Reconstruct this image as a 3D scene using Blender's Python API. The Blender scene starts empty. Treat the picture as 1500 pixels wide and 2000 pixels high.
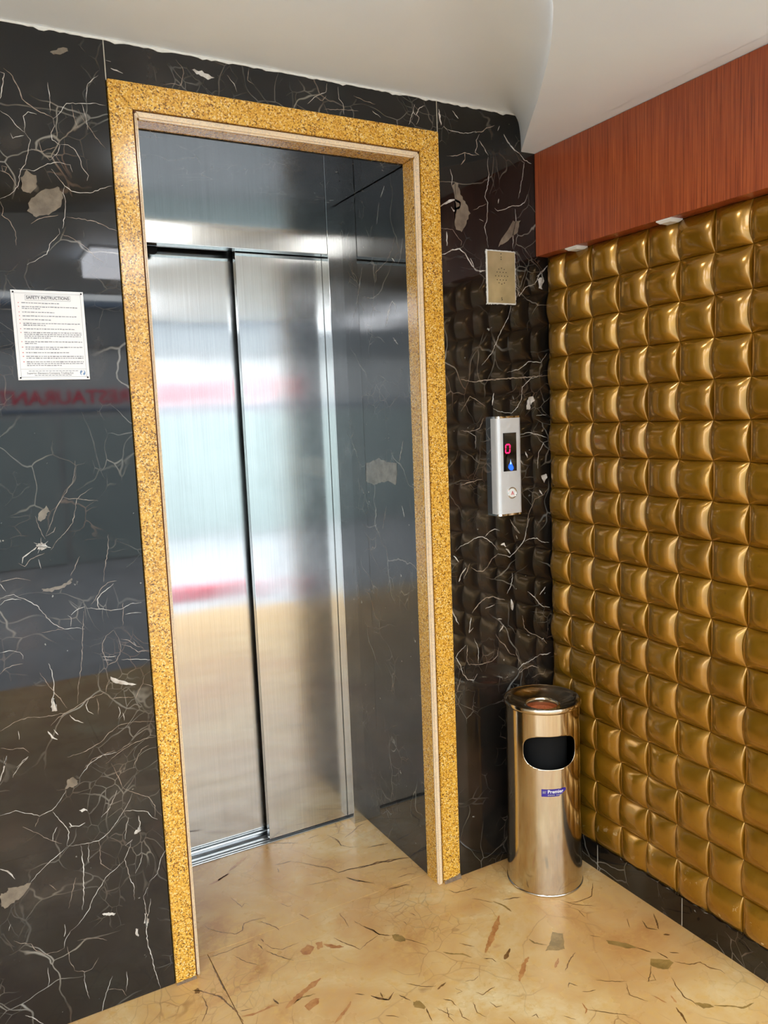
import bpy, bmesh, math, random
import numpy as np
from mathutils import Matrix, Vector
random.seed(7); rng = np.random.default_rng(7)
scene = bpy.context.scene
COL = scene.collection

# ------------------------------------------------------------------ camera
YAW, PITCH, ROLL, FPX = -0.501806122, -0.120271078, 0.0398549899, 1548.80492
def Rz(a): return Matrix.Rotation(a, 3, 'Z')
def Rx(a): return Matrix.Rotation(a, 3, 'X')
def Ry(a): return Matrix.Rotation(a, 3, 'Y')
Rc = Rz(YAW) @ Rx(PITCH) @ Ry(ROLL)
right, fwd, up = Rc.col[0], Rc.col[1], Rc.col[2]
cam = bpy.data.cameras.new('camera'); camo = bpy.data.objects.new('camera', cam); COL.objects.link(camo)
M = Matrix.Identity(4)
for i in range(3):
    M[i][0] = right[i]; M[i][1] = up[i]; M[i][2] = -fwd[i]
M[0][3], M[1][3], M[2][3] = 0.0, 0.0, 1.5
camo.matrix_world = M
cam.sensor_fit = 'VERTICAL'; cam.sensor_height = 36.0; cam.sensor_width = 27.0
cam.lens = FPX / 2000.0 * 36.0; cam.clip_start = 0.02
scene.camera = camo
scene.cycles.max_bounces = 8

# ------------------------------------------------------------------ world, exposure
w = bpy.data.worlds.new('overcast_sky'); scene.world = w; w.use_nodes = True
bg = w.node_tree.nodes['Background']; bg.inputs[0].default_value = (0.90, 0.96, 1.0, 1); bg.inputs[1].default_value = 5.6
vs = scene.view_settings
vs.view_transform = 'Standard'; vs.look = 'None'; vs.gamma = 1.0; vs.use_curve_mapping = False; vs.exposure = 0.42
LAMP_RECESS, LOBBY_FILL = 15.0, 7.5

# ------------------------------------------------------------------ material helpers
def s2l(c): return tuple(((x/255)/12.92 if x/255 <= .04045 else ((x/255+.055)/1.055)**2.4) for x in c)
class NT:
    def __init__(s, name):
        s.m = bpy.data.materials.new(name); s.m.use_nodes = True
        s.t = s.m.node_tree; s.n = s.t.nodes; s.l = s.t.links
        s.b = s.n['Principled BSDF']
    def node(s, typ, **kw):
        n = s.n.new(typ)
        for k, v in kw.items():
            if k.startswith('i_'):
                key = k[2:]
                key = int(key) if key.isdigit() else key.replace('_', ' ')
                n.inputs[key].default_value = v
            else: setattr(n, k, v)
        return n
    def link(s, a, b): s.l.new(a, b)
    def setp(s, **kw):
        for k, v in kw.items(): s.b.inputs[k.replace('_', ' ')].default_value = v
    def coords(s): return s.node('ShaderNodeTexCoord').outputs['Object']
    def mapping(s, v, scale=(1,1,1), loc=(0,0,0)):
        n = s.node('ShaderNodeMapping'); n.inputs['Scale'].default_value = scale; n.inputs['Location'].default_value = loc
        s.link(v, n.inputs[0]); return n.outputs[0]
    def noise(s, v, scale, detail=3, rough=.5, dist=0):
        n = s.node('ShaderNodeTexNoise'); n.inputs['Scale'].default_value = scale; n.inputs['Detail'].default_value = detail
        n.inputs['Roughness'].default_value = rough; n.inputs['Distortion'].default_value = dist
        s.link(v, n.inputs['Vector']); return n
    def ramp(s, v, stops, interp='LINEAR'):
        n = s.node('ShaderNodeValToRGB'); n.color_ramp.interpolation = interp
        e = n.color_ramp.elements
        while len(e) > 1: e.remove(e[0])
        for i, (p, c) in enumerate(stops):
            if len(c) == 3: c = (*c, 1)
            if i == 0: e[0].position = p; e[0].color = c
            else:
                x = e.new(p); x.color = c
        s.link(v, n.inputs[0]); return n.outputs[0]
    def mix(s, f, a, b, mode='MIX'):
        n = s.node('ShaderNodeMix', data_type='RGBA', blend_type=mode)
        for k, x in ((0, f), (6, a), (7, b)):
            if hasattr(x, 'links'): s.link(x, n.inputs[k])
            elif isinstance(x, (int, float)): n.inputs[k].default_value = x
            else: n.inputs[k].default_value = (*x, 1) if len(x) == 3 else x
        return n.outputs[2]
    def math(s, op, a, b=0.0, clamp=False):
        n = s.node('ShaderNodeMath', operation=op, use_clamp=clamp)
        for k, x in ((0, a), (1, b)):
            if hasattr(x, 'links'): s.link(x, n.inputs[k])
            else: n.inputs[k].default_value = x
        return n.outputs[0]
    def warp(s, v, scale, amt, detail=3):
        nz = s.noise(v, scale, detail)
        sub = s.node('ShaderNodeVectorMath', operation='SUBTRACT'); s.link(nz.outputs['Color'], sub.inputs[0]); sub.inputs[1].default_value = (.5,.5,.5)
        sc = s.node('ShaderNodeVectorMath', operation='SCALE'); s.link(sub.outputs[0], sc.inputs[0]); sc.inputs['Scale'].default_value = amt
        ad = s.node('ShaderNodeVectorMath', operation='ADD'); s.link(v, ad.inputs[0]); s.link(sc.outputs[0], ad.inputs[1])
        return ad.outputs[0]
    def edge(s, v, scale, w0, w1):
        n = s.node('ShaderNodeTexVoronoi', feature='DISTANCE_TO_EDGE'); n.inputs['Scale'].default_value = scale
        s.link(v, n.inputs['Vector'])
        mr = s.node('ShaderNodeMapRange', interpolation_type='SMOOTHSTEP'); mr.inputs[1].default_value = w0; mr.inputs[2].default_value = w1
        mr.inputs[3].default_value = 1; mr.inputs[4].default_value = 0
        s.link(n.outputs['Distance'], mr.inputs[0]); return mr.outputs[0]
    def step(s, v, a, b):
        mr = s.node('ShaderNodeMapRange', interpolation_type='SMOOTHSTEP'); mr.inputs[1].default_value = a; mr.inputs[2].default_value = b
        s.link(v, mr.inputs[0]); return mr.outputs[0]
    def bump(s, h, strength=.2, dist=.01):
        n = s.node('ShaderNodeBump'); n.inputs['Strength'].default_value = strength; n.inputs['Distance'].default_value = dist
        s.link(h, n.inputs['Height']); s.link(n.outputs[0], s.b.inputs['Normal'])

def plain(name, rgb, rough=.5, metal=0.0, spec=.5, coat=0.0, vary=.12, vscale=25.0):
    """simple paint or plastic with a faint procedural mottling"""
    t = NT(name); v = t.coords(); nz = t.noise(v, vscale, 3)
    c = s2l(rgb); lo = tuple(x*(1-vary) for x in c); hi = tuple(min(1, x*(1+vary)) for x in c)
    t.link(t.ramp(nz.outputs['Fac'], [(.3, lo), (.7, hi)]), t.b.inputs['Base Color'])
    t.setp(Roughness=rough, Metallic=metal, Coat_Weight=coat); t.b.inputs['Specular IOR Level'].default_value = spec
    return t.m
def glow(name, rgb, strength):
    t = NT(name); c = s2l(rgb)
    t.b.inputs['Base Color'].default_value = (*c, 1); t.b.inputs['Emission Color'].default_value = (*c, 1); t.b.inputs['Emission Strength'].default_value = strength
    return t.m

def m_black_marble():
    t = NT('black_marble'); v0 = t.coords()
    v = t.warp(t.warp(v0, 3.2, .22, 2), 14, .035, 2)
    cloud = t.noise(v0, 4.5, 5, .6, .6).outputs['Fac']
    base = t.ramp(cloud, [(.32, s2l((14,13,12))), (.55, s2l((24,22,20))), (.72, s2l((48,42,36)))])
    brown = t.step(t.noise(t.mapping(v0, loc=(3.1, 1.7, 5.2)), 2.6, 4, .6).outputs['Fac'], .56, .72)
    base = t.mix(t.math('MULTIPLY', brown, .55), base, s2l((50,36,29)))
    def veinlayer(scale, w, mscale, a, b, off, amt):
        m = t.step(t.noise(t.mapping(v0, loc=off), mscale, 3).outputs['Fac'], a, b)
        return t.math('MULTIPLY', t.math('MULTIPLY', t.edge(v, scale, 0, w), m), amt)
    e1 = veinlayer(3.6, .010, 3.0, .48, .70, (0,0,0), .35)
    e2 = veinlayer(9.0, .020, 4.0, .50, .72, (7,2,4), .42)
    e3 = veinlayer(21., .035, 5.0, .52, .72, (1,9,3), .30)
    vein = t.math('MAXIMUM', t.math('MAXIMUM', e1, e2), e3)
    vcol = t.ramp(t.noise(v0, 6, 2).outputs['Fac'], [(.35, s2l((150,120,100))), (.5, s2l((182,172,155))), (.7, s2l((206,203,194)))])
    col = t.mix(vein, base, vcol)
    spk = t.step(t.noise(v0, 34, 3, .6).outputs['Fac'], .70, .76)
    col = t.mix(t.math('MULTIPLY', spk, .55), col, s2l((196,192,180)))
    t.link(col, t.b.inputs['Base Color'])
    t.link(t.ramp(t.noise(v0, 9, 4).outputs['Fac'], [(.35, (.025,)*3), (.7, (.055,)*3)]), t.b.inputs['Roughness'])
    t.setp(IOR=1.52)
    return t.m
def m_vein(name, rgb, rgb2, rough=.12, ior=1.6):
    t = NT(name); v = t.coords()
    t.link(t.ramp(t.noise(v, 30, 4, .65).outputs['Fac'], [(.35, s2l(rgb)), (.65, s2l(rgb2))]), t.b.inputs['Base Color'])
    t.setp(Roughness=rough, IOR=ior); return t.m
def m_floor():
    t = NT('beige_marble'); v0 = t.coords()
    v = t.warp(t.warp(v0, 2.4, .25, 2), 11, .05, 2)
    base = t.ramp(t.noise(v0, 3.0, 5, .6, .8).outputs['Fac'], [(.30, s2l((170,118,64))), (.42, s2l((196,152,94))), (.56, s2l((206,170,114))), (.72, s2l((222,200,154)))])
    fine = t.noise(v0, 40, 4, .65).outputs['Fac']
    base = t.mix(t.step(fine, .45, .75), base, s2l((204,162,94)))
    def vl(scale, w, ms, a, b, off, amt):
        m = t.step(t.noise(t.mapping(v0, loc=off), ms, 3).outputs['Fac'], a, b)
        return t.math('MULTIPLY', t.math('MULTIPLY', t.edge(v, scale, 0, w), m), amt)
    e1 = vl(4.2, .014, 4.0, .45, .65, (2,1,0), .35)
    e2 = vl(11., .022, 4.5, .5, .7, (5,3,0), .7)
    e3 = vl(24., .05, 3.4, .50, .74, (9,7,0), .5)
    col = t.mix(e1, base, s2l((116,80,44))); col = t.mix(e2, col, s2l((130,88,46))); col = t.mix(e3, col, s2l((126,98,52)))
    pat = t.step(t.noise(t.mapping(v0, loc=(4,4,0)), 7, 4, .6).outputs['Fac'], .64, .74)
    col = t.mix(t.math('MULTIPLY', pat, .6), col, s2l((172,116,64)))
    och = t.step(t.noise(t.mapping(v0, loc=(8,1,0)), 2.2, 3, .6).outputs['Fac'], .46, .66)
    col = t.mix(t.math('MULTIPLY', och, .45), col, s2l((182,128,72)))
    t.link(col, t.b.inputs['Base Color'])
    t.link(t.ramp(t.noise(v0, 7, 4).outputs['Fac'], [(.3, (.22,)*3), (.7, (.36,)*3)]), t.b.inputs['Roughness'])
    t.setp(IOR=1.5); return t.m
def m_granite(name, tint=1.0, pale=False):
    t = NT(name); v = t.coords()
    vo = t.node('ShaderNodeTexVoronoi', feature='F1'); vo.inputs['Scale'].default_value = 330; t.link(v, vo.inputs['Vector'])
    sep = t.node('ShaderNodeSeparateColor'); t.link(vo.outputs['Color'], sep.inputs[0])
    k = lambda c: tuple(x*tint for x in s2l(c))
    col = t.ramp(sep.outputs[0], [(0, k((110,72,22))), (.10, k((150,100,30))), (.18, k((205,150,48))), (.45, k((226,172,62))), (.68, k((236,190,92))), (.85, k((240,208,138))), (.95, k((196,132,40)))], 'CONSTANT')
    big = t.noise(v, 18, 3).outputs['Fac']
    col = t.mix(t.math('MULTIPLY', t.step(big, .45, .75), .35), col, k((214,152,40)))
    if pale: col = t.mix(.72, col, s2l((222,206,182)))
    t.link(col, t.b.inputs['Base Color']); t.setp(Roughness=.16, IOR=1.6)
    return t.m
def m_wood():
    t = NT('red_brown_veneer'); v0 = t.coords()
    v = t.mapping(v0, scale=(60, 60, 1.2))
    g = t.noise(v, 4.0, 5, .6, .3).outputs['Fac']
    g2 = t.noise(t.mapping(v0, scale=(9, 9, .5)), 3.0, 3).outputs['Fac']
    col = t.ramp(g, [(.30, s2l((104,44,22))), (.45, s2l((142,66,35))), (.58, s2l((160,80,42))), (.75, s2l((178,96,54)))])
    col = t.mix(t.math('MULTIPLY', t.step(g2, .4, .7), .35), col, s2l((120,46,20)))
    t.link(col, t.b.inputs['Base Color']); t.setp(Roughness=.34, Coat_Weight=.15, Coat_Roughness=.2)
    t.bump(g, .08, .002); return t.m
def m_gold():
    t = NT('gold_vinyl'); v = t.coords()
    wv = t.node('ShaderNodeNewGeometry').outputs['Position']
    n1 = t.noise(wv, 5, 3).outputs['Fac']
    col = t.ramp(n1, [(.3, s2l((142,100,20))), (.7, s2l((162,118,28)))])
    grime = t.step(t.noise(t.mapping(wv, scale=(1, 1, 1), loc=(2,3,1)), 60, 4, .7).outputs['Fac'], .52, .80)
    col = t.mix(t.math('MULTIPLY', grime, .35), col, s2l((112,76,18)))
    scr = t.step(t.noise(t.mapping(wv, scale=(1, 1.6, .8)), 48, 4, .75).outputs['Fac'], .735, .76)
    sepz = t.node('ShaderNodeSeparateXYZ'); t.link(wv, sepz.inputs[0])
    low = t.node('ShaderNodeMapRange'); low.inputs[1].default_value = .20; low.inputs[2].default_value = .10; t.link(sepz.outputs[2], low.inputs[0])
    peel = t.math('MULTIPLY', t.step(t.noise(t.mapping(wv, loc=(.3, .37, .2)), 26, 5, .7).outputs['Fac'], .615, .635), low.outputs[0])
    col = t.mix(t.math('MULTIPLY', t.math('MAXIMUM', scr, peel), .85), col, s2l((232,214,172)))
    t.link(col, t.b.inputs['Base Color'])
    t.setp(Metallic=.60, Roughness=.24, Coat_Weight=.8, Coat_Roughness=.10)
    t.bump(t.noise(wv, 18, 2).outputs['Fac'], .05, .004)
    return t.m
def m_brushed(name, rgb, rough=.24, aniso=.85, rot=.0, wav=.25):
    t = NT(name); v = t.coords()
    hair = t.noise(t.mapping(v, scale=(260, 260, 1.0)), 3.0, 3, .6).outputs['Fac']
    c = s2l(rgb)
    col = t.ramp(hair, [(.3, tuple(x*.86 for x in c)), (.7, tuple(min(1, x*1.1) for x in c))])
    smu = t.step(t.noise(v, 5, 4, .6).outputs['Fac'], .5, .8)
    col = t.mix(t.math('MULTIPLY', smu, .25), col, tuple(x*.72 for x in c))
    t.link(col, t.b.inputs['Base Color'])
    rg = t.ramp(t.noise(v, 6, 4, .6).outputs['Fac'], [(.3, (rough*.8,)*3), (.7, (rough*1.2,)*3)])
    t.link(rg, t.b.inputs['Roughness'])
    t.setp(Metallic=1.0, Anisotropic=aniso, Anisotropic_Rotation=rot)
    tg = t.node('ShaderNodeTangent', direction_type='RADIAL', axis='Z'); t.link(tg.outputs[0], t.b.inputs['Tangent'])
    t.bump(t.noise(t.mapping(v, scale=(.6, .6, 1)), 5, 2).outputs['Fac'], wav, .01)
    return t.m

MAT = {}
MAT['marble'] = m_black_marble()
MAT['vein_white'] = m_vein('white_calcite_vein', (150,138,126), (206,202,194))
MAT['vein_dim'] = m_vein('pale_brown_calcite_vein', (112,96,84), (164,148,132))
MAT['vein_patch'] = m_vein('grey_calcite_patch', (98,88,76), (126,114,98))
MAT['floor'] = m_floor()
MAT['fvein'] = m_vein('brown_floor_vein', (84,56,24), (134,94,50), .28, 1.5)
MAT['fvein_red'] = m_vein('rust_floor_vein', (158,98,50), (192,138,80), .28, 1.5)
MAT['fvein_green'] = m_vein('olive_floor_patch', (124,96,46), (160,126,70), .28, 1.5)
MAT['granite'] = m_granite('gold_granite', .9)
MAT['granite_bead'] = m_granite('pale_granite_edge', 1.0, True)
MAT['wood'] = m_wood(); MAT['cement'] = plain('dirty_cement', (112,92,72), .85, vary=.3, vscale=90); MAT['groove'] = plain('brown_groove', (112,66,28), .7)
MAT['gold'] = m_gold()
MAT['steel'] = m_brushed('brushed_steel', (206,207,205), .125, 1.0, .0, .035)
MAT['steel_can'] = m_brushed('stained_stainless_steel', (204,192,170), .13, .3, 0, .05)
MAT['chrome'] = plain('polished_metal', (214,210,202), .08, 1.0, vary=.05)
MAT['alu'] = plain('aluminium', (186,188,190), .28, 1.0, vary=.08)
MAT['panel_alu'] = plain('silver_panel', (206,207,206), .32, .25, vary=.03)
MAT['ceiling'] = plain('white_ceiling_paint', (232,243,255), .42, vary=.03, vscale=3)
MAT['recess'] = plain('cream_ceiling_paint', (232,242,252), .36, vary=.03, vscale=3)
MAT['plaster'] = plain('white_plaster', (214,212,204), .7, vary=.08, vscale=60)
MAT['grout'] = plain('pale_grout', (176,168,152), .8, vary=.1)
MAT['darkjoint'] = plain('brown_joint', (120,92,60), .8, vary=.15)
MAT['black'] = plain('black_plastic', (16,16,17), .35)
MAT['rubber'] = plain('black_rubber', (14,14,14), .8, spec=.2)
MAT['glassblack'] = plain('black_acrylic', (10,11,13), .08, coat=.3)
MAT['white'] = plain('white_plastic', (226,226,222), .4, vary=.03)
MAT['paper'] = plain('white_notice_sheet', (232,230,228), .38, vary=.03, vscale=10)
MAT['ink'] = plain('grey_ink', (96,96,100), .6)
MAT['ink_light'] = plain('pale_grey_ink', (140,140,144), .6)
MAT['ink_red'] = plain('red_ink', (200,92,92), .6)
MAT['ink_blue'] = plain('blue_ink', (92,128,168), .6)
MAT['sticker'] = plain('blue_sticker', (48,32,128), .4)
MAT['sand'] = plain('rust_brown_sand', (196,104,56), .9, vary=.35, vscale=240)
MAT['brass'] = plain('tarnished_steel_plate', (190,174,132), .30, .45, vary=.22, vscale=14)
MAT['led_red'] = glow('red_led', (255,20,80), 2.2)
MAT['refl_blue'] = glow('blue_reflection_glow', (30,90,235), .9)  # blue of the reflection in the display, given its own glow
MAT['refl_pale'] = glow('pale_reflection_glow', (170,210,235), .9)  # bright tip of that same painted reflection
MAT['lamp_warm'] = glow('warm_lamp_diffuser', (250,248,244), LAMP_RECESS)
MAT['fill_cool'] = glow('added_fill_diffuser', (244,247,255), LOBBY_FILL)  # for the unseen fill lamps added under the lobby ceiling
MAT['facade'] = plain('white_facade_paint', (184,186,188), .7, vary=.05, vscale=2)
MAT['facade_grey'] = plain('grey_facade_paint', (128,132,136), .7, vary=.05, vscale=2)
MAT['facade_teal'] = plain('pale_teal_shutter', (156,168,168), .5, vary=.05, vscale=2)
MAT['dark_blue'] = plain('dark_blue_trim', (96,116,140), .5)
MAT['red'] = plain('red_sign_paint', (236,52,84), .5)
MAT['asphalt'] = plain('grey_paving', (160,162,166), .8, vary=.15, vscale=4)
MAT['wallpaint'] = plain('beige_wall_paint', (222,216,204), .6, vary=.04, vscale=3)

# ------------------------------------------------------------------ object helpers
def link(o, parent=None):
    COL.objects.link(o)
    if parent is not None: o.parent = parent
    return o
def obj(name, bm, mat, parent=None, smooth=False):
    me = bpy.data.meshes.new(name); bm.normal_update(); bm.to_mesh(me); bm.free()
    if smooth:
        for p in me.polygons: p.use_smooth = True
    me.materials.append(MAT[mat] if isinstance(mat, str) else mat)
    return link(bpy.data.objects.new(name, me), parent)
def pyobj(name, verts, faces, mat, parent=None, smooth=False):
    me = bpy.data.meshes.new(name); me.from_pydata([tuple(v) for v in verts], [], faces); me.update()
    if smooth:
        for p in me.polygons: p.use_smooth = True
    me.materials.append(MAT[mat])
    return link(bpy.data.objects.new(name, me), parent)
def tag(o, label, cat, group=None, kind=None):
    o['label'] = label; o['category'] = cat
    if group: o['group'] = group
    if kind: o['kind'] = kind
    return o
def empty(name, loc=(0,0,0), parent=None):
    o = bpy.data.objects.new(name, None); o.location = loc; o.empty_display_size = .1
    return link(o, parent)
def box(bm, x0, x1, y0, y1, z0, z1, bev=0.0, seg=2):
    vs_ = [bm.verts.new(p) for p in ((x0,y0,z0),(x1,y0,z0),(x1,y1,z0),(x0,y1,z0),(x0,y0,z1),(x1,y0,z1),(x1,y1,z1),(x0,y1,z1))]
    fs = [bm.faces.new([vs_[i] for i in q]) for q in ((0,3,2,1),(4,5,6,7),(0,1,5,4),(1,2,6,5),(2,3,7,6),(3,0,4,7))]
    if bev:
        es = list({e for f in fs for e in f.edges})
        bmesh.ops.bevel(bm, geom=es, offset=bev, segments=seg, affect='EDGES', profile=.6)
    return bm
def mbox(name, b, mat, parent=None, bev=0.0, seg=2):
    bm = bmesh.new(); box(bm, *b, bev=bev, seg=seg); return obj(name, bm, mat, parent)
def lathe(profile, n=96, cx=0, cy=0, cap=False):
    bm = bmesh.new(); rings = []
    for r, z in profile:
        rings.append([bm.verts.new((cx+r*math.cos(2*math.pi*i/n), cy+r*math.sin(2*math.pi*i/n), z)) for i in range(n)])
    for a, b in zip(rings, rings[1:]):
        for i in range(n): bm.faces.new((a[i], a[(i+1)%n], b[(i+1)%n], b[i]))
    if cap: bm.faces.new(rings[-1])
    return bm
def smooth_sharp(o, ang=35):
    for p in o.data.polygons: p.use_smooth = True
    o.data.set_sharp_from_angle(angle=math.radians(ang))
    return o
_dg = None
def text_mesh(s, size, align='CENTER', bold=0.0, xs=1.0):
    """list of verts (x,y) and faces for a line of lettering"""
    cu = bpy.data.curves.new('lettering', 'FONT'); cu.body = s; cu.size = size; cu.align_x = align; cu.align_y = 'CENTER'; cu.offset = bold
    cu.resolution_u = 3
    o = bpy.data.objects.new('lettering', cu); COL.objects.link(o)
    dg = bpy.context.evaluated_depsgraph_get()
    me = bpy.data.meshes.new_from_object(o.evaluated_get(dg))
    V = [(v.co.x*xs, v.co.y) for v in me.vertices]; F = [tuple(p.vertices) for p in me.polygons]
    bpy.data.objects.remove(o); bpy.data.curves.remove(cu); bpy.data.meshes.remove(me)
    return V, F

YA, XB = 2.03, 1.744          # face of the marble wall, face of the skirting under the padding
# ------------------------------------------------------------------ floor
floor = mbox('floor', (-3.2, 4.0, -0.95, 2.62, -.12, -.012), 'darkjoint')
tag(floor, 'polished beige marble floor with brown veins', 'floor', kind='structure')
xs_ = [-3.2, -1.92, -.70, .5225, 1.745, 4.0]; ys_ = [-.95, .10, 1.10, 2.102]
g = .0008; FT = {}
for i in range(len(xs_)-1):
    for j in range(len(ys_)-1):
        b = (xs_[i]+g, xs_[i+1]-g, ys_[j]+g, min(ys_[j+1], YA+.04 if not .4 < xs_[i] < 1 and not xs_[i] == -.70 else 9)-g, -.012, 0)
        FT[(i, j)] = mbox('floor_tile', b, 'floor', floor, bev=.0006, seg=1)
FT['thr'] = mbox('threshold_tile', (.44, 1.31, 2.102+g, 2.566, -.012, 0), 'floor', floor, bev=.0006, seg=1)

# ------------------------------------------------------------------ wall with the lift
ZC, ZL = 2.404, 2.296         # recess ceiling, lower ceiling
wb = bmesh.new()
box(wb, -3.2, .44, YA+.03, 2.62, -.1, 2.7); box(wb, 1.31, 1.86, YA+.03, 2.62, -.1, 2.7); box(wb, .44, 1.31, YA+.03, 2.62, 2.262, 2.7)
wall = obj('wall_back', wb, 'grout')
tag(wall, 'black marble clad wall around the lift doorway', 'wall', kind='structure')
g = .0012
SL = {}
SL['left'] = mbox('marble_slab', (-1.0, .4140-g, YA, YA+.03, 0, ZC), 'marble', wall, bev=.0012, seg=1)
mbox('marble_slab', (-3.2, -1.0-g, YA, YA+.03, 0, ZC), 'marble', wall, bev=.0012, seg=1)
SL['top'] = mbox('marble_slab', (.4140+g, 1.3415-g, YA, YA+.03, 2.3145, ZC), 'marble', wall, bev=.0012, seg=1)
SL['right'] = mbox('marble_slab', (1.3415+g, 1.80, YA, YA+.03, 0, ZC), 'marble', wall, bev=.0012, seg=1)
SL['rev'] = mbox('marble_slab', (1.2600, 1.285, 2.094, 2.53, 0, 2.228), 'marble', wall, bev=.001, seg=1)
mbox('marble_slab', (.455, .4800, 2.094, 2.53, 0, 2.228), 'marble', wall, bev=.001, seg=1)
mbox('marble_slab', (.455, 1.285, 2.094, 2.53, 2.2295, 2.255), 'marble', wall, bev=.001, seg=1)
# pale joint filler between slabs
for x_, z0_ in ((.4140, 2.312), (1.3415, 2.312)):
    mbox('joint_filler', (x_-.0012, x_+.0012, YA+.0006, YA+.01, z0_, ZC), 'grout', wall)
# ragged line of white filler where the marble meets the ceiling
bm = bmesh.new(); n = 240; prev = None
xsq = np.linspace(-1.0, 1.648, n)
for i, x in enumerate(xsq):
    d = .004 + .004*abs(math.sin(i*.37)+.6*math.sin(i*.91)) * rng.random()
    cur = [bm.verts.new((x, YA-.0015, ZC+.002)), bm.verts.new((x, YA-.0015, ZC-d)), bm.verts.new((x, YA+.004, ZC-d))]
    if prev:
        bm.faces.new((prev[0], prev[1], cur[1], cur[0])); bm.faces.new((prev[1], prev[2], cur[2], cur[1]))
    prev = cur
obj('ceiling_filler', bm, 'plaster', wall)

# ------------------------------------------------------------------ gold granite surround (mitred pieces, groove, rounded bead, return)
trim = empty('trim_1', (.88, YA, 0)); trim.matrix_world = Matrix.Translation((.88, YA, 0))
tag(trim, 'speckled gold granite surround framing the lift doorway', 'door frame', kind='structure')
XO0, XO1, ZO = .4150, 1.3405, 2.3135
XI0, XI1, ZI = .4690, 1.2770, 2.2530
YF = YA - .006
def quadprism(name, pts, y0, y1, mat, parent, bev=.0015):
    bm = bmesh.new()
    a = [bm.verts.new((x, y0, z)) for x, z in pts]; b = [bm.verts.new((x, y1, z)) for x, z in pts]
    bm.faces.new(a[::-1] if False else a); bm.faces.new(b[::-1])
    for i in range(len(pts)):
        j = (i+1) % len(pts); bm.faces.new((a[i], b[i], b[j], a[j]))
    bmesh.ops.recalc_face_normals(bm, faces=bm.faces)
    if bev: bmesh.ops.bevel(bm, geom=list(bm.edges), offset=bev, segments=2, affect='EDGES')
    o = obj(name, bm, mat); o.parent = parent; o.matrix_parent_inverse = parent.matrix_world.inverted(); return o
ms = .0006
quadprism('granite_jamb', [(XO0, 0), (XI0, 0), (XI0, ZI-ms), (XO0, ZO-ms)], YF, YA+.03, 'granite', trim)
quadprism('granite_jamb', [(XI1, 0), (XO1, 0), (XO1, ZO-ms), (XI1, ZI-ms)], YF, YA+.03, 'granite', trim)
quadprism('granite_header', [(XO0, ZO), (XI0, ZI), (XI1, ZI), (XO1, ZO)], YF, YA+.03, 'granite', trim)
BE0, BE1, BZ = .4800, 1.2560, 2.2320     # inner edge of the bead
yb = YF - .001
gv = .004      # dark groove between the flat face and the bead
for nm, ya_, yb_, mt, bv, dd in (('granite_bead', yb, yb+.014, 'granite_bead', .004, .0), ('granite_return', yb+.0142, 2.093, 'granite', .001, .0005)):
    a0, a1, az = BE0-dd, BE1+dd, BZ+dd
    quadprism(nm, [(XI0+gv, 0), (a0, 0), (a0, az-ms), (XI0+gv, ZI-gv-ms)], ya_, yb_, mt, trim, bev=bv)
    quadprism(nm, [(a1, 0), (XI1-gv, 0), (XI1-gv, ZI-gv-ms), (a1, az-ms)], ya_, yb_, mt, trim, bev=bv)
    quadprism(nm, [(XI0+gv, ZI-gv), (a0, az), (a1, az), (XI1-gv, ZI-gv)], ya_, yb_, mt, trim, bev=bv)
quadprism('groove_filler', [(XI1-gv-.001, 0), (XI1+.001, 0), (XI1+.001, ZI+.001), (XI1-gv-.001, ZI-gv)], YF+.009, YF+.02, 'groove', trim, bev=0)
quadprism('groove_filler', [(XI0-.001, 0), (XI0+gv+.001, 0), (XI0+gv+.001, ZI-gv), (XI0-.001, ZI+.001)], YF+.009, YF+.02, 'groove', trim, bev=0)
quadprism('groove_filler', [(XI0, ZI-gv-.001), (XI1, ZI-gv-.001), (XI1, ZI+.001), (XI0, ZI+.001)], YF+.009, YF+.02, 'groove', trim, bev=0)

for x0_, x1_, h_ in ((1.2775, 1.3412, .016), (.4150, .4690, .007)):
    bm = bmesh.new(); n = 14; prev = None
    for i in range(n+1):
        x = x0_+(x1_-x0_)*i/n; zt = h_*(.55+.45*(i/n))*random.uniform(.75, 1.15)
        c = [bm.verts.new((x, YF-.006, 0)), bm.verts.new((x, YF-.0012, zt)), bm.verts.new((x, YF+.001, zt))]
        if prev:
            for k in range(2): bm.faces.new((prev[k], c[k], c[k+1], prev[k+1]))
        prev = c
    bmesh.ops.recalc_face_normals(bm, faces=bm.faces)
    o = obj('cement_patch', bm, 'cement'); o.parent = trim; o.matrix_parent_inverse = trim.matrix_world.inverted()

# ------------------------------------------------------------------ lift door
door = empty('door_1', (.88, 2.57, 0)); door.matrix_world = Matrix.Translation((.88, 2.57, 0))
tag(door, 'brushed steel two panel sliding lift door', 'elevator door', kind='structure')
def dpart(name, b, mat, bev=.0015):
    o = mbox(name, b, mat, None, bev=bev); o.parent = door; o.matrix_parent_inverse = door.matrix_world.inverted(); return o
dpart('transom', (.47, 1.2040, 2.520, 2.560, 2.0535, 2.262), 'steel')
dpart('jamb', (1.2045, 1.2620, 2.520, 2.572, .0, 2.262), 'steel')
dpart('door_panel', (.8930, 1.30, 2.5750, 2.6000, .008, 2.12), 'steel', .002)
dpart('door_panel', (.44, .96, 2.6260, 2.6500, .012, 2.12), 'steel', .002)
dpart('head_track', (.44, 1.30, 2.562, 2.574, 2.085, 2.14), 'alu', .0008)
dpart('head_track', (.44, .89, 2.602, 2.625, 2.070, 2.14), 'alu', .0008)
dpart('bumper', (.595, .640, 2.566, 2.600, 2.033, 2.055), 'rubber', .006)
sill = dpart('sill', (.44, 1.30, 2.566, 2.70, -.03, -.004), 'alu', .0005)
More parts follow.
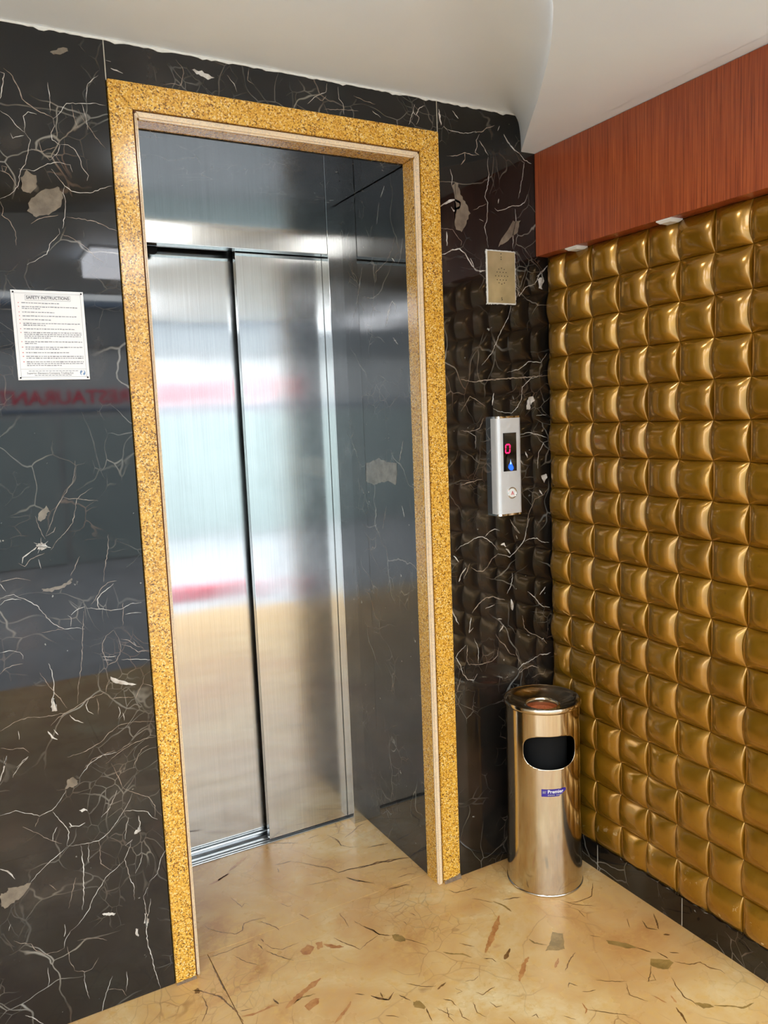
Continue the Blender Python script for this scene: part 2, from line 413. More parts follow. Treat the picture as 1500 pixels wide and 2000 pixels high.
for y0, y1, zt in ((2.566, 2.572, .003), (2.578, 2.584, .003), (2.596, 2.612, .003), (2.620, 2.626, .003), (2.650, 2.664, .003)):
    o = mbox('sill_rib', (.44, 1.30, y0, y1, -.005, zt), 'alu', None, bev=.0006, seg=1)
    o.parent = sill; o.matrix_parent_inverse = door.matrix_world.inverted() if False else Matrix.Identity(4)
    o.matrix_parent_inverse = Matrix.Translation((-.0, 0, 0))
# dark shaft closing the doorway behind the panels
sh = bmesh.new(); box(sh, .40, 1.35, 2.665, 2.70, -.1, 2.6)
o = obj('shaft_backing', sh, 'black'); o.parent = door; o.matrix_parent_inverse = door.matrix_world.inverted()

# ------------------------------------------------------------------ ceilings
ceil = empty('ceiling', (0,0,ZL)); ceil.matrix_world = Matrix.Translation((0, 0, ZL))
tag(ceil, 'white ceiling with a curved recess above the lift wall', 'ceiling', kind='structure')
ctrl = [(1.660,2.045),(1.645,2.024),(1.514,1.823),(1.426,1.685),(1.346,1.567),(1.283,1.475),(1.223,1.396),(1.166,1.326),(1.124,1.279),(1.02,1.175),(.88,1.06),(.68,.93),(.40,.80),(.0,.68),(-.5,.60),(-1.2,.55),(-2.2,.55),(-3.2,.56)]
def catmull(P, k=6):
    out = []
    for i in range(len(P)-1):
        p0 = P[max(i-1,0)]; p1 = P[i]; p2 = P[i+1]; p3 = P[min(i+2, len(P)-1)]
        for j in range(k):
            t = j/k
            out.append(tuple(.5*((2*p1[d])+(-p0[d]+p2[d])*t+(2*p0[d]-5*p1[d]+4*p2[d]-p3[d])*t*t+(-p0[d]+3*p1[d]-3*p2[d]+p3[d])*t**3) for d in (0,1)))
    out.append(P[-1]); return out
C = catmull(ctrl)
# lower ceiling: strip from the curve to the street side, with thickness
bm = bmesh.new(); prev = None
for i, (x, y) in enumerate(C):
    cur = [bm.verts.new((x, y, ZL)), bm.verts.new((x, -1.0, ZL))]
    if prev: bm.faces.new((prev[0], cur[0], cur[1], prev[1]))
    prev = cur
f0 = [bm.verts.new(p) for p in ((1.660, 2.045, ZL), (4.0, 2.045, ZL), (4.0, -1.0, ZL), (1.660, -1.0, ZL))]; bm.faces.new(f0)
bmesh.ops.recalc_face_normals(bm, faces=bm.faces)
def cpart(o):
    o.parent = ceil; o.matrix_parent_inverse = ceil.matrix_world.inverted(); return o
cpart(obj('lower_ceiling', bm, 'ceiling'))
# recess: soft cove rising from the edge to the flat upper ceiling
bm = bmesh.new(); prev = None; NP = 14
for i, (x, y) in enumerate(C):
    a = C[max(i-1, 0)]; b = C[min(i+1, len(C)-1)]
    tx, ty = b[0]-a[0], b[1]-a[1]; L = math.hypot(tx, ty); nx, ny = ty/L, -tx/L     # inward
    if nx*(-.84)+ny*.55 < 0: nx, ny = -nx, -ny
    d = math.hypot(x-1.65, y-2.03); R = .012 + .34*min(1, d/.9)**.8
    cur = []
    for k in range(NP+1):
        ph = k/NP*math.pi/2
        px_, py_ = x+nx*R*(1-math.cos(ph)), min(y+ny*R*(1-math.cos(ph)), 2.045)
        cur.append(bm.verts.new((px_, py_, ZL+(ZC-ZL)*(.10+.90*math.sin(ph)) if k else ZL)))
    cur.append(bm.verts.new((min(cur[-1].co.x, x), 2.05, ZC)))
    if prev:
        for k in range(NP+1): bm.faces.new((prev[k], prev[k+1], cur[k+1], cur[k]))
    prev = cur
bmesh.ops.recalc_face_normals(bm, faces=bm.faces)
rec = cpart(obj('recess_ceiling', bm, 'recess', smooth=True))
cpart(mbox('roof_slab', (-3.3, 4.1, -1.0, 2.75, 2.42, 2.75), 'facade_grey'))
cpart(mbox('street_fascia', (-3.3, 4.1, -1.06, -1.0, ZL, 2.75), 'facade_grey'))

# ------------------------------------------------------------------ padded wall on the right
YEND = 1.178
wr = mbox('wall_right', (1.752, 1.86, YEND, YA+.04, 0, 2.42), 'gold')
tag(wr, 'quilted gold vinyl padded wall', 'wall', kind='structure')
PY, PZ = .1091, .1055
XV, AMP = 1.7515, .027
cols = [(2.026, 1.942)] + [(1.942-k*PY, 1.942-(k+1)*PY) for k in range(7)]
def tuft_mesh(wy, wz, kind, edge=False):
    n = 16
    prm = [math.sin(math.pi/2*(-1+2*i/n))*.65+(-1+2*i/n)*.35 for i in range(n+1)]
    V = []; F = []
    for v in prm:
        for u in prm:
            if kind == 0: h = (1-abs(u)**2.8)*(1-.85*abs(v)**3.5)
            else: h = (1-abs(v)**2.3)*(1-.50*abs(u)**4)
            h = max(h, 0)**.9
            if edge and u > 0: h = max(h, 0) 
            V.append((-AMP*h, u*wy/2, v*wz/2))
    N = n+1
    for j in range(n):
        for i in range(n): F.append((j*N+i, j*N+i+1, (j+1)*N+i+1, (j+1)*N+i))
    # skirt back to the wall so the pad is solid
    ring = [i for i in range(N)] + [j*N+n for j in range(1, N)] + [n*N+i for i in range(n-1, -1, -1)] + [j*N for j in range(n-1, 0, -1)]
    base = len(V)
    for r in ring: V.append((.0035, V[r][1], V[r][2]))
    for k in range(len(ring)):
        k2 = (k+1) % len(ring); F.append((ring[k2], ring[k], base+k, base+k2))
    me = bpy.data.meshes.new('padded_tile'); me.from_pydata(V, [], [f[::-1] for f in F]); me.update()
    bm = bmesh.new(); bm.from_mesh(me); bmesh.ops.recalc_face_normals(bm, faces=bm.faces); bm.to_mesh(me); bm.free()
    for p in me.polygons: p.use_smooth = True
    me.materials.append(MAT['gold']); return me
TM = {(w, k): tuft_mesh(cols[0][0]-cols[0][1] if w else PY, PZ, k, w) for w in (0, 1) for k in (0, 1)}
for r in range(18):
    zc = 1.983 - (r+.5)*PZ
    for c, (ya, yb2) in enumerate(cols):
        o = bpy.data.objects.new('padded_tile', TM[(1 if c == 0 else 0, (r+c) % 2)])
        o.location = (XV, (ya+yb2)/2, zc)
        o.scale = ((1.0 if r < 11 else 1.0-.045*(r-10))*random.uniform(.9, 1.08), 1, 1)
        link(o, wr)
# skirting of black marble
bb = empty('baseboard_right', (XB, 1.5, 0)); bb.matrix_world = Matrix.Translation((XB, 1.5, 0))
tag(bb, 'low black marble skirting under the gold padded wall', 'baseboard', kind='structure')
for y0, y1 in ((2.029, 1.817), (1.817, 1.478), (1.478, YEND)):
    n = 24; bm = bmesh.new(); prev = None
    for i in range(n+1):
        y = y0-.0008+(y1-y0+.0016)*i/n; zt = .089+.004*math.sin(i*1.7+y0*9)*rng.random()
        cur = [bm.verts.new(p) for p in ((XB-.004, y, 0), (XB-.004, y, zt-.001), (XB-.003, y, zt), (1.7515, y, zt), (1.7515, y, 0))]
        if prev:
            for k in range(4): bm.faces.new((prev[k], cur[k], cur[k+1], prev[k+1]))
        else: bm.faces.new(cur)
        prev = cur
    bm.faces.new(prev[::-1]); bmesh.ops.recalc_face_normals(bm, faces=bm.faces)
    o = obj('skirting_slab', bm, 'marble'); o.parent = bb; o.matrix_parent_inverse = bb.matrix_world.inverted()
for y_ in (1.817, 1.478):
    o = mbox('joint_filler', (XB-.0042, XB, y_-.0011, y_+.0011, .002, .086), 'grout'); o.parent = bb; o.matrix_parent_inverse = bb.matrix_world.inverted()
# ------------------------------------------------------------------ wooden valance and its two small lights
val = mbox('wooden_valance', (1.7000, 1.7515, YEND, YA-.001, 1.983, 2.2950), 'wood', bev=.0015)
tag(val, 'reddish brown wood veneer valance above the gold padded wall', 'valance')
def downlight(y, label):
    t = empty('square_downlight', (1.7255, y, 1.983)); t.matrix_world = Matrix.Translation((1.7255, y, 1.983))
    tag(t, label, 'light', 'small lights under the wooden valance')
    bm = bmesh.new()
    h = .0225
    a = [bm.verts.new((sx*h, sy*h*1.1, 0)) for sx, sy in ((-1,-1),(1,-1),(1,1),(-1,1))]
    b = [bm.verts.new((sx*h, sy*h*1.1, -.003)) for sx, sy in ((-1,-1),(1,-1),(1,1),(-1,1))]
    c = [bm.verts.new((sx*h*.72, sy*h*.8, -.008)) for sx, sy in ((-1,-1),(1,-1),(1,1),(-1,1))]
    bm.faces.new(a)
    for p, q in ((a, b), (b, c)):
        for i in range(4): bm.faces.new((p[i], p[(i+1)%4], q[(i+1)%4], q[i]))
    bmesh.ops.recalc_face_normals(bm, faces=bm.faces)
    fr = obj('frame', bm, 'white', t)
    bm = bmesh.new(); box(bm, -h*.7, h*.7, -h*.78, h*.78, -.0085, -.0065)
    obj('diffuser', bm, 'white', t)
downlight(1.872, 'small square white light under the valance, nearer the marble wall')
downlight(1.520, 'small square white light under the valance, farther from the marble wall')

# ------------------------------------------------------------------ intercom plate
sp = empty('intercom_plate', (1.5595, YA, 1.912)); sp.matrix_world = Matrix.Translation((1.5595, YA, 1.912))
tag(sp, 'tarnished metal speaker plate with small holes, set into the black marble', 'intercom')
mbox('plate', (-.0540, .0540, -.004, 0.0, -.0790, .0790), 'brass', sp, bev=.001)
bm = bmesh.new(); n = 120; prev = None; ring = []
def rect_pt(s, hw, hz):
    P = 4*(hw+hz); d = s*P
    for a, b, L in (((-hw,-hz),(hw,-hz),2*hw), ((hw,-hz),(hw,hz),2*hz), ((hw,hz),(-hw,hz),2*hw), ((-hw,hz),(-hw,-hz),2*hz)):
        if d <= L: return (a[0]+(b[0]-a[0])*d/L, a[1]+(b[1]-a[1])*d/L)
        d -= L
    return (-hw, -hz)
for i in range(n):
    s = i/n; x0, z0 = rect_pt(s, .0525, .0775); k = 1+.035*rng.random()+(.03 if rng.random() > .9 else 0)
    x1, z1 = rect_pt(s, .0550, .0805)
    ring.append((bm.verts.new((x0, -.0046, z0)), bm.verts.new((x1*k, -.0030, z1*(1+(k-1)*.6))), bm.verts.new((x1*k, 0, z1*(1+(k-1)*.6)))))
for i in range(n):
    a, b = ring[i], ring[(i+1) % n]
    bm.faces.new((a[0], b[0], b[1], a[1])); bm.faces.new((a[1], b[1], b[2], a[2]))
bmesh.ops.recalc_face_normals(bm, faces=bm.faces)
o = obj('cement_residue', bm, 'plaster', sp)
bm = bmesh.new()
def disc(bm, x, z, r, y, n=10):
    v = [bm.verts.new((x+r*math.cos(2*math.pi*i/n), y, z+r*math.sin(2*math.pi*i/n))) for i in range(n)]
    c = [bm.verts.new((x+r*math.cos(2*math.pi*i/n), y+.0008, z+r*math.sin(2*math.pi*i/n))) for i in range(n)]
    bm.faces.new(v[::-1])
    for i in range(n): bm.faces.new((v[i], v[(i+1)%n], c[(i+1)%n], c[i]))
for zz, nn, st in ((.024, 1, 0), (.0205, 2, .021), (.0115, 4, .0115), (0, 5, .0115), (-.0115, 4, .0115), (-.0205, 2, .021), (-.024, 1, 0)):
    for k in range(nn): disc(bm, .001+(k-(nn-1)/2)*st, zz+.004, .0015, -.0046)
obj('speaker_holes', bm, 'black', sp)
for zz in (.071, .061, .0545): 
    bm = bmesh.new(); disc(bm, .0, zz, .0016, -.0046); obj('screw_hole', bm, 'black', sp)
V, F = text_mesh('5', .014); 
pyobj('floor_number', [(x, -.0047, y-.0655) for x, y in V], F, 'black', sp)

# ------------------------------------------------------------------ call panel with display and button
cp = empty('lift_call_panel', (1.556, YA, 1.328)); cp.matrix_world = Matrix.Translation((1.556, YA, 1.328))
tag(cp, 'silver lift call panel with red digital zero and round button', 'call panel')
bm = bmesh.new()
# housing with a rounded front: profile in x-y extruded along z
prof = []
hw, dp = .0485, .034
for a in range(0, 7):
    th = math.pi*(1-a/12) ; prof.append((-hw+.014+.014*math.cos(th), -dp+.014-.014*math.sin(th)))
for a in range(0, 7):
    th = math.pi/2*(1-a/6); prof.append((hw-.014+.014*math.cos(th), -dp+.014-.014*math.sin(th)))
prof = [(-hw, 0)] + prof + [(hw, 0)]
hz = .1505
A = [bm.verts.new((x, y, -hz)) for x, y in prof]; B = [bm.verts.new((x, y, hz)) for x, y in prof]
for i in range(len(prof)-1): bm.faces.new((A[i], A[i+1], B[i+1], B[i]))
bm.faces.new(A[::-1]); bm.faces.new(B); bm.faces.new((A[0], B[0], B[-1], A[-1]))
bmesh.ops.recalc_face_normals(bm, faces=bm.faces)
smooth_sharp(obj('housing', bm, 'panel_alu', cp), 30)
for s in (-1, 1):
    bm = bmesh.new()
    z0, z1 = (hz, hz+.006) if s > 0 else (-hz-.006, -hz)
    k = 1.0
    a = [bm.verts.new((x*k, y, z0)) for x, y in prof]; b = [bm.verts.new((x*k*.985, y*.97 if y else 0, z1)) for x, y in prof]
    for i in range(len(prof)-1): bm.faces.new((a[i], a[i+1], b[i+1], b[i]))
    bm.faces.new(a[::-1]); bm.faces.new(b); bm.faces.new((a[0], b[0], b[-1], a[-1]))
    bmesh.ops.recalc_face_normals(bm, faces=bm.faces)
    smooth_sharp(obj('end_cap', bm, 'chrome', cp), 30)
fy = -dp
disp = mbox('display', (-.0270, .0245, fy-.0012, fy+.002, -.0160, .1045), 'glassblack', cp, bev=.0006)
# seven segment zero, slightly slanted
bm = bmesh.new()
def seg(x0, z0, x1, z1, wd):
    dx, dz = x1-x0, z1-z0; L = math.hypot(dx, dz); ux, uz = dx/L, dz/L; nx, nz = -uz, ux
    pts = [(x0, z0), (x0+ux*wd/2+nx*wd/2, z0+uz*wd/2+nz*wd/2), (x1-ux*wd/2+nx*wd/2, z1-uz*wd/2+nz*wd/2), (x1, z1), (x1-ux*wd/2-nx*wd/2, z1-uz*wd/2-nz*wd/2), (x0+ux*wd/2-nx*wd/2, z0+uz*wd/2-nz*wd/2)]
    f = [bm.verts.new((x+.06*z, fy-.0015, z)) for x, z in pts]; bm.faces.new(f)
cx0, cx1, cz0, cz1 = -.0215, -.0050, .0420, .0680
zm = (cz0+cz1)/2; sg = .0005
for a in ((cx0, cz0+sg, cx0, zm-sg), (cx0, zm+sg, cx0, cz1-sg), (cx1, cz0+sg, cx1, zm-sg), (cx1, zm+sg, cx1, cz1-sg), (cx0+sg, cz0, cx1-sg, cz0), (cx0+sg, cz1, cx1-sg, cz1)): seg(*a, .0042)
o = obj('digit', bm, 'led_red', disp); o['label'] = 'red seven-segment digit zero'
bm = bmesh.new()  # reflection in the display, painted as a glowing blue shape with pale tip
drop = [(.0010,.0220),(.0025,.0140),(.0060,.0090),(.0090,.0010),(.0125,-.0040),(.0120,-.0100),(.0075,-.0145),(.0010,-.0140),(-.0050,-.0100),(-.0090,-.0030),(-.0060,.0050),(-.0025,.0090),(.0000,.0140)]
bm.faces.new([bm.verts.new((x-.001, fy-.0015, z)) for x, z in drop]); bmesh.ops.recalc_face_normals(bm, faces=bm.faces)
o = obj('reflection', bm, 'refl_blue', disp); o['label'] = 'blue drop-shaped reflection in the display, made as a glow'
bm = bmesh.new()
bm.faces.new([bm.verts.new((x-.001, fy-.0018, z)) for x, z in [(.0010,.0225),(.0022,.0140),(.0040,.0080),(.0005,.0040),(-.0015,.0090),(.0003,.0140)]])
obj('reflection_tip', bm, 'refl_pale', disp)
bz = -.0850; bx = .0035
def face_lathe(name, prof_, mat, parent, n=40):
    bm = bmesh.new(); rings = []
    for r, y in prof_: rings.append([bm.verts.new((bx+r*math.cos(2*math.pi*i/n), y, bz+r*math.sin(2*math.pi*i/n))) for i in range(n)])
    for a, b in zip(rings, rings[1:]):
        for i in range(n): bm.faces.new((a[i], a[(i+1)%n], b[(i+1)%n], b[i]))
    bm.faces.new(rings[-1]); bmesh.ops.recalc_face_normals(bm, faces=bm.faces)
    return smooth_sharp(obj(name, bm, mat, parent), 30)
btn = face_lathe('call_button', [(.0185, fy), (.0180, fy-.0030), (.0160, fy-.0035), (.0145, fy-.0018), (.0130, fy-.0018)], 'chrome', cp)
face_lathe('button_cap', [(.0138, fy-.0015), (.0138, fy-.0030), (.0128, fy-.0036)], 'white', btn)
bm = bmesh.new()
for pts in ([(-.0070,-.0065),(-.0045,-.0065),(.0008,.0030),(.0000,.0070)], [(.0070,-.0065),(.0045,-.0065),(-.0008,.0030),(.0000,.0070)], [(-.0018,-.0060),(.0018,-.0060),(.0008,.0000),(-.0008,.0000)]):
    bm.faces.new([bm.verts.new((bx+x, fy-.0040, bz+z)) for x, z in pts])
obj('up_arrow', bm, 'ink_red', btn)

# ------------------------------------------------------------------ notice
nt = empty('safety_notice', (.2435, YA, 1.7175)); nt.matrix_world = Matrix.Translation((.2435, YA, 1.7175))
tag(nt, 'white SAFETY INSTRUCTIONS notice screwed to the black marble wall', 'sign')
NW, NH = .0785, .1020
mbox('board', (-NW, NW, -.004, 0, -NH, NH), 'paper', nt, bev=.0008)
ty = -.0043
def flat(name, rects, mat, parent=nt, y=ty):
    bm = bmesh.new()
    for x0, x1, z0, z1 in rects:
        bm.faces.new([bm.verts.new(p) for p in ((x0,y,z0),(x1,y,z0),(x1,y,z1),(x0,y,z1))])
    return obj(name, bm, mat, parent)
def outline(x0, x1, z0, z1, w_): return [(x0,x1,z0,z0+w_),(x0,x1,z1-w_,z1),(x0,x0+w_,z0+w_,z1-w_),(x1-w_,x1,z0+w_,z1-w_)]
bx0, bx1, bz0, bz1 = -NW+.0065, NW-.0065, -NH+.0065, NH-.0065
flat('border', outline(bx0, bx1, bz0, bz1, .0006)+[(bx0, bx1, -.0775, -.0769)], 'ink_light')
flat('title_box', outline(-.0490, .0490, .0790, .0915, .0006), 'ink_light')
def put(s, size, x, z, mat, name, align='CENTER', bold=0, xs=1.0, parent=nt, y=ty-.0002):
    V, F = text_mesh(s, size, align, bold, xs); return pyobj(name, [(a+x, y, b+z) for a, b in V], F, mat, parent)
put('SAFETY INSTRUCTIONS', .0098, 0, .0853, 'ink', 'title', bold=.0002, xs=.90)
# thirteen numbered paragraphs: far too small to read, so runs of word-sized dashes
paras = [[.66],[.98,.32],[.55],[.95],[.48],[1,.38],[.88],[1,1,1,.47],[1,.22],[1,.6],[.75],[1,1],[1,1,.6]]
rects = []; nums = []; z = .0740; lh = .0041; gap = .0043
for pi_, p in enumerate(paras):
    nums.append((-.0650, -.0650+(.0020 if pi_ < 9 else .0032), z-.0017, z))
    for ln in p:
        x = -.0575; xe = -.0575+.1250*ln
        while x < xe-.002:
            wd = min(random.choice((.0035,.005,.0065,.008,.0045)), xe-x)
            rects.append((x, x+wd, z-.0017-(.0004 if random.random() < .3 else 0), z+(.0003 if random.random() < .3 else 0))); x += wd+.0013
        z -= lh
    z -= gap
flat('text_lines', rects, 'ink_light'); flat('paragraph_numbers', nums, 'ink_red')
flat('issuer_line', [(-.055+i*.0073, -.055+i*.0073+.0058, -.0822, -.0808) for i in range(15)], 'ink_light')
put('Superior Elevators Company Trading Est', .0066, -.0085, -.0867, 'ink', 'issuer_name', xs=.93)
flat('issuer_address', [(-.043+i*.0075, -.043+i*.0075+.0060, -.0922, -.0908) for i in range(11)], 'ink_light')
bm = bmesh.new()
for r0, a0, a1 in ((.0050, 100, 250), (.0030, 80, 200), (.0050, -80, 70), (.0030, -100, 20)):
    pr = None
    for k in range(13):
        a = math.radians(a0+(a1-a0)*k/12); wv_ = .0009*math.sin(math.pi*k/12)+.00005
        c = [bm.verts.new((.0630+(r0+s*wv_)*math.cos(a), ty-.0002, -.0862+1.25*(r0+s*wv_)*math.sin(a))) for s in (-1, 1)]
        if pr: bm.faces.new((pr[0], pr[1], c[1], c[0]))
        pr = c
obj('logo', bm, 'ink_blue', nt)
for sx in (-1, 1):
    for sz in (-1, 1):
        bm = bmesh.new(); disc(bm, sx*(NW-.0050), sz*(NH-.0050), .0019, -.0056, 14); obj('screw', bm, 'rubber', nt)

# ------------------------------------------------------------------ ashtray bin
BXc, BYc = 1.577, 1.887
bn = empty('ashtray_bin', (BXc, BYc, 0)); bn.matrix_world = Matrix.Translation((BXc, BYc, 0))
tag(bn, 'tall stainless steel ashtray bin with oval slot standing in the corner', 'trash can')
rad = lambda z: .1195-.0045*min(1, z/.25)
HC, HW_, HZ0, HZ1 = math.radians(-116.5), math.radians(44.5), .4115, .5165
def in_hole(th, z):
    u = (th-HC)/HW_; v = (z-(HZ0+HZ1)/2)/((HZ1-HZ0)/2)
    p = 3.1 if v > 0 else 2.6
    return (abs(u)**p+abs(v)**p)**(1/p), u, v
nt_, nz_ = 224, 130
bm = bmesh.new(); G = {}
ths = [HC-math.pi+2*math.pi*i/nt_ for i in range(nt_)]
zs = [.004+(.590-.004)*j/nz_ for j in range(nz_+1)]
val_ = {}
P2 = {}
for i in range(nt_):
    for j in range(nz_+1): val_[(i, j)] = in_hole(ths[i], zs[j]); P2[(i, j)] = (ths[i], zs[j])
inside = {k for k, v in val_.items() if v[0] < 1}
bnd = set()
for i in range(nt_):
    for j in range(nz_):
        q = [(i, j), ((i+1) % nt_, j), ((i+1) % nt_, j+1), (i, j+1)]
        ins = [k for k in q if k in inside]
        if 0 < len(ins) < 4 : bnd.update(ins)
for k in bnd:     # pull the inner rim of the mesh onto the slot outline
    s, u, v = val_[k]; u2, v2 = u/s, v/s
    P2[k] = (HC+u2*HW_, (HZ0+HZ1)/2+v2*(HZ1-HZ0)/2)
used = set()
for i in range(nt_):
    for j in range(nz_):
        q = [(i, j), ((i+1) % nt_, j), ((i+1) % nt_, j+1), (i, j+1)]
        if all(k in inside for k in q): continue
        for k in q:
            if k not in G:
                th, z = P2[k]; r = rad(z); G[k] = bm.verts.new((r*math.cos(th), r*math.sin(th), z))
        bm.faces.new([G[k] for k in q])
bmesh.ops.recalc_face_normals(bm, faces=bm.faces)
body = obj('body', bm, 'steel_can', bn, smooth=True)
sm = body.modifiers.new('wall', 'SOLIDIFY'); sm.thickness = .0012; sm.offset = -1
obj('liner', lathe([(.075, .01), (.075, .56)], 64), 'rubber', bn, smooth=True)
obj('base_ring', lathe([(.1195, 0), (.1215, .0008), (.1215, .0045), (.1195, .0060)], 96), 'chrome', bn, smooth=True)
rim = [(.1150, .584), (.1185, .586), (.1200, .590), (.1200, .597), (.1185, .6005), (.1160, .6010), (.1130, .5985), (.1000, .5960), (.0980, .5935), (.0560, .5790), (.0545, .5800), (.0520, .5810), (.0495, .5795), (.0480, .5750), (.0470, .5560)]
lid = smooth_sharp(obj('lid', lathe(rim, 96), 'steel_can', bn), 50)
obj('ash_well', lathe([(.0470, .5565), (.030, .5600), (.012, .5620), (.0005, .5625)], 48), 'sand', lid, smooth=True)
# sticker wrapped on the body
def wrap(x, z, off): # x metres along the arc from the sticker's left edge
    th = math.radians(-133.0)+x/.1155; r = rad(z)+off; return (r*math.cos(th), r*math.sin(th), z)
SW, SH, SZ = .078, .0235, .3265
bm = bmesh.new(); prev = None
for i in range(17):
    x = SW*i/16; lo = SZ if i <= 11 else SZ+(i-11)/5*.0165
    hi = SZ+SH+(.0015*math.sin(i) if i > 11 else 0)
    c = [bm.verts.new(wrap(x, lo, .0006)), bm.verts.new(wrap(x, hi, .0006))]
    if prev: bm.faces.new((prev[0], c[0], c[1], prev[1]))
    prev = c
stk = obj('sticker', bm, 'sticker', bn); stk['label'] = 'torn blue sticker with white lettering'
def sticker_text(s, size, x, z, bold, xs=1.0):
    V, F = text_mesh(s, size, 'LEFT', bold, xs)
    pyobj('lettering', [wrap(a+x, b+z, .0010) for a, b in V], F, 'white', stk)
sticker_text('Premier', .0150, .0185, SZ+.0155, .0003, 1.02)
bm = bmesh.new()
for k in range(7):
    x0 = .0190+k*.0056+(.004 if k > 3 else 0)
    bm.faces.new([bm.verts.new(wrap(x, SZ+z_, .0010)) for x, z_ in ((x0, .0030), (x0+.0042, .0030), (x0+.0042, .0068), (x0, .0068))])
obj('small_print', bm, 'ink_light', stk)
bm = bmesh.new()
for x0, x1, z0, z1 in ((.004,.006,.010,.018),(.0075,.0095,.010,.018),(.004,.0095,.0135,.015),(.011,.0125,.010,.018),(.011,.015,.0165,.018)):
    bm.faces.new([bm.verts.new(wrap(x, SZ+z, .0010)) for x, z in ((x0,z0),(x1,z0),(x1,z1),(x0,z1))])
obj('emblem', bm, 'ink_light', stk)

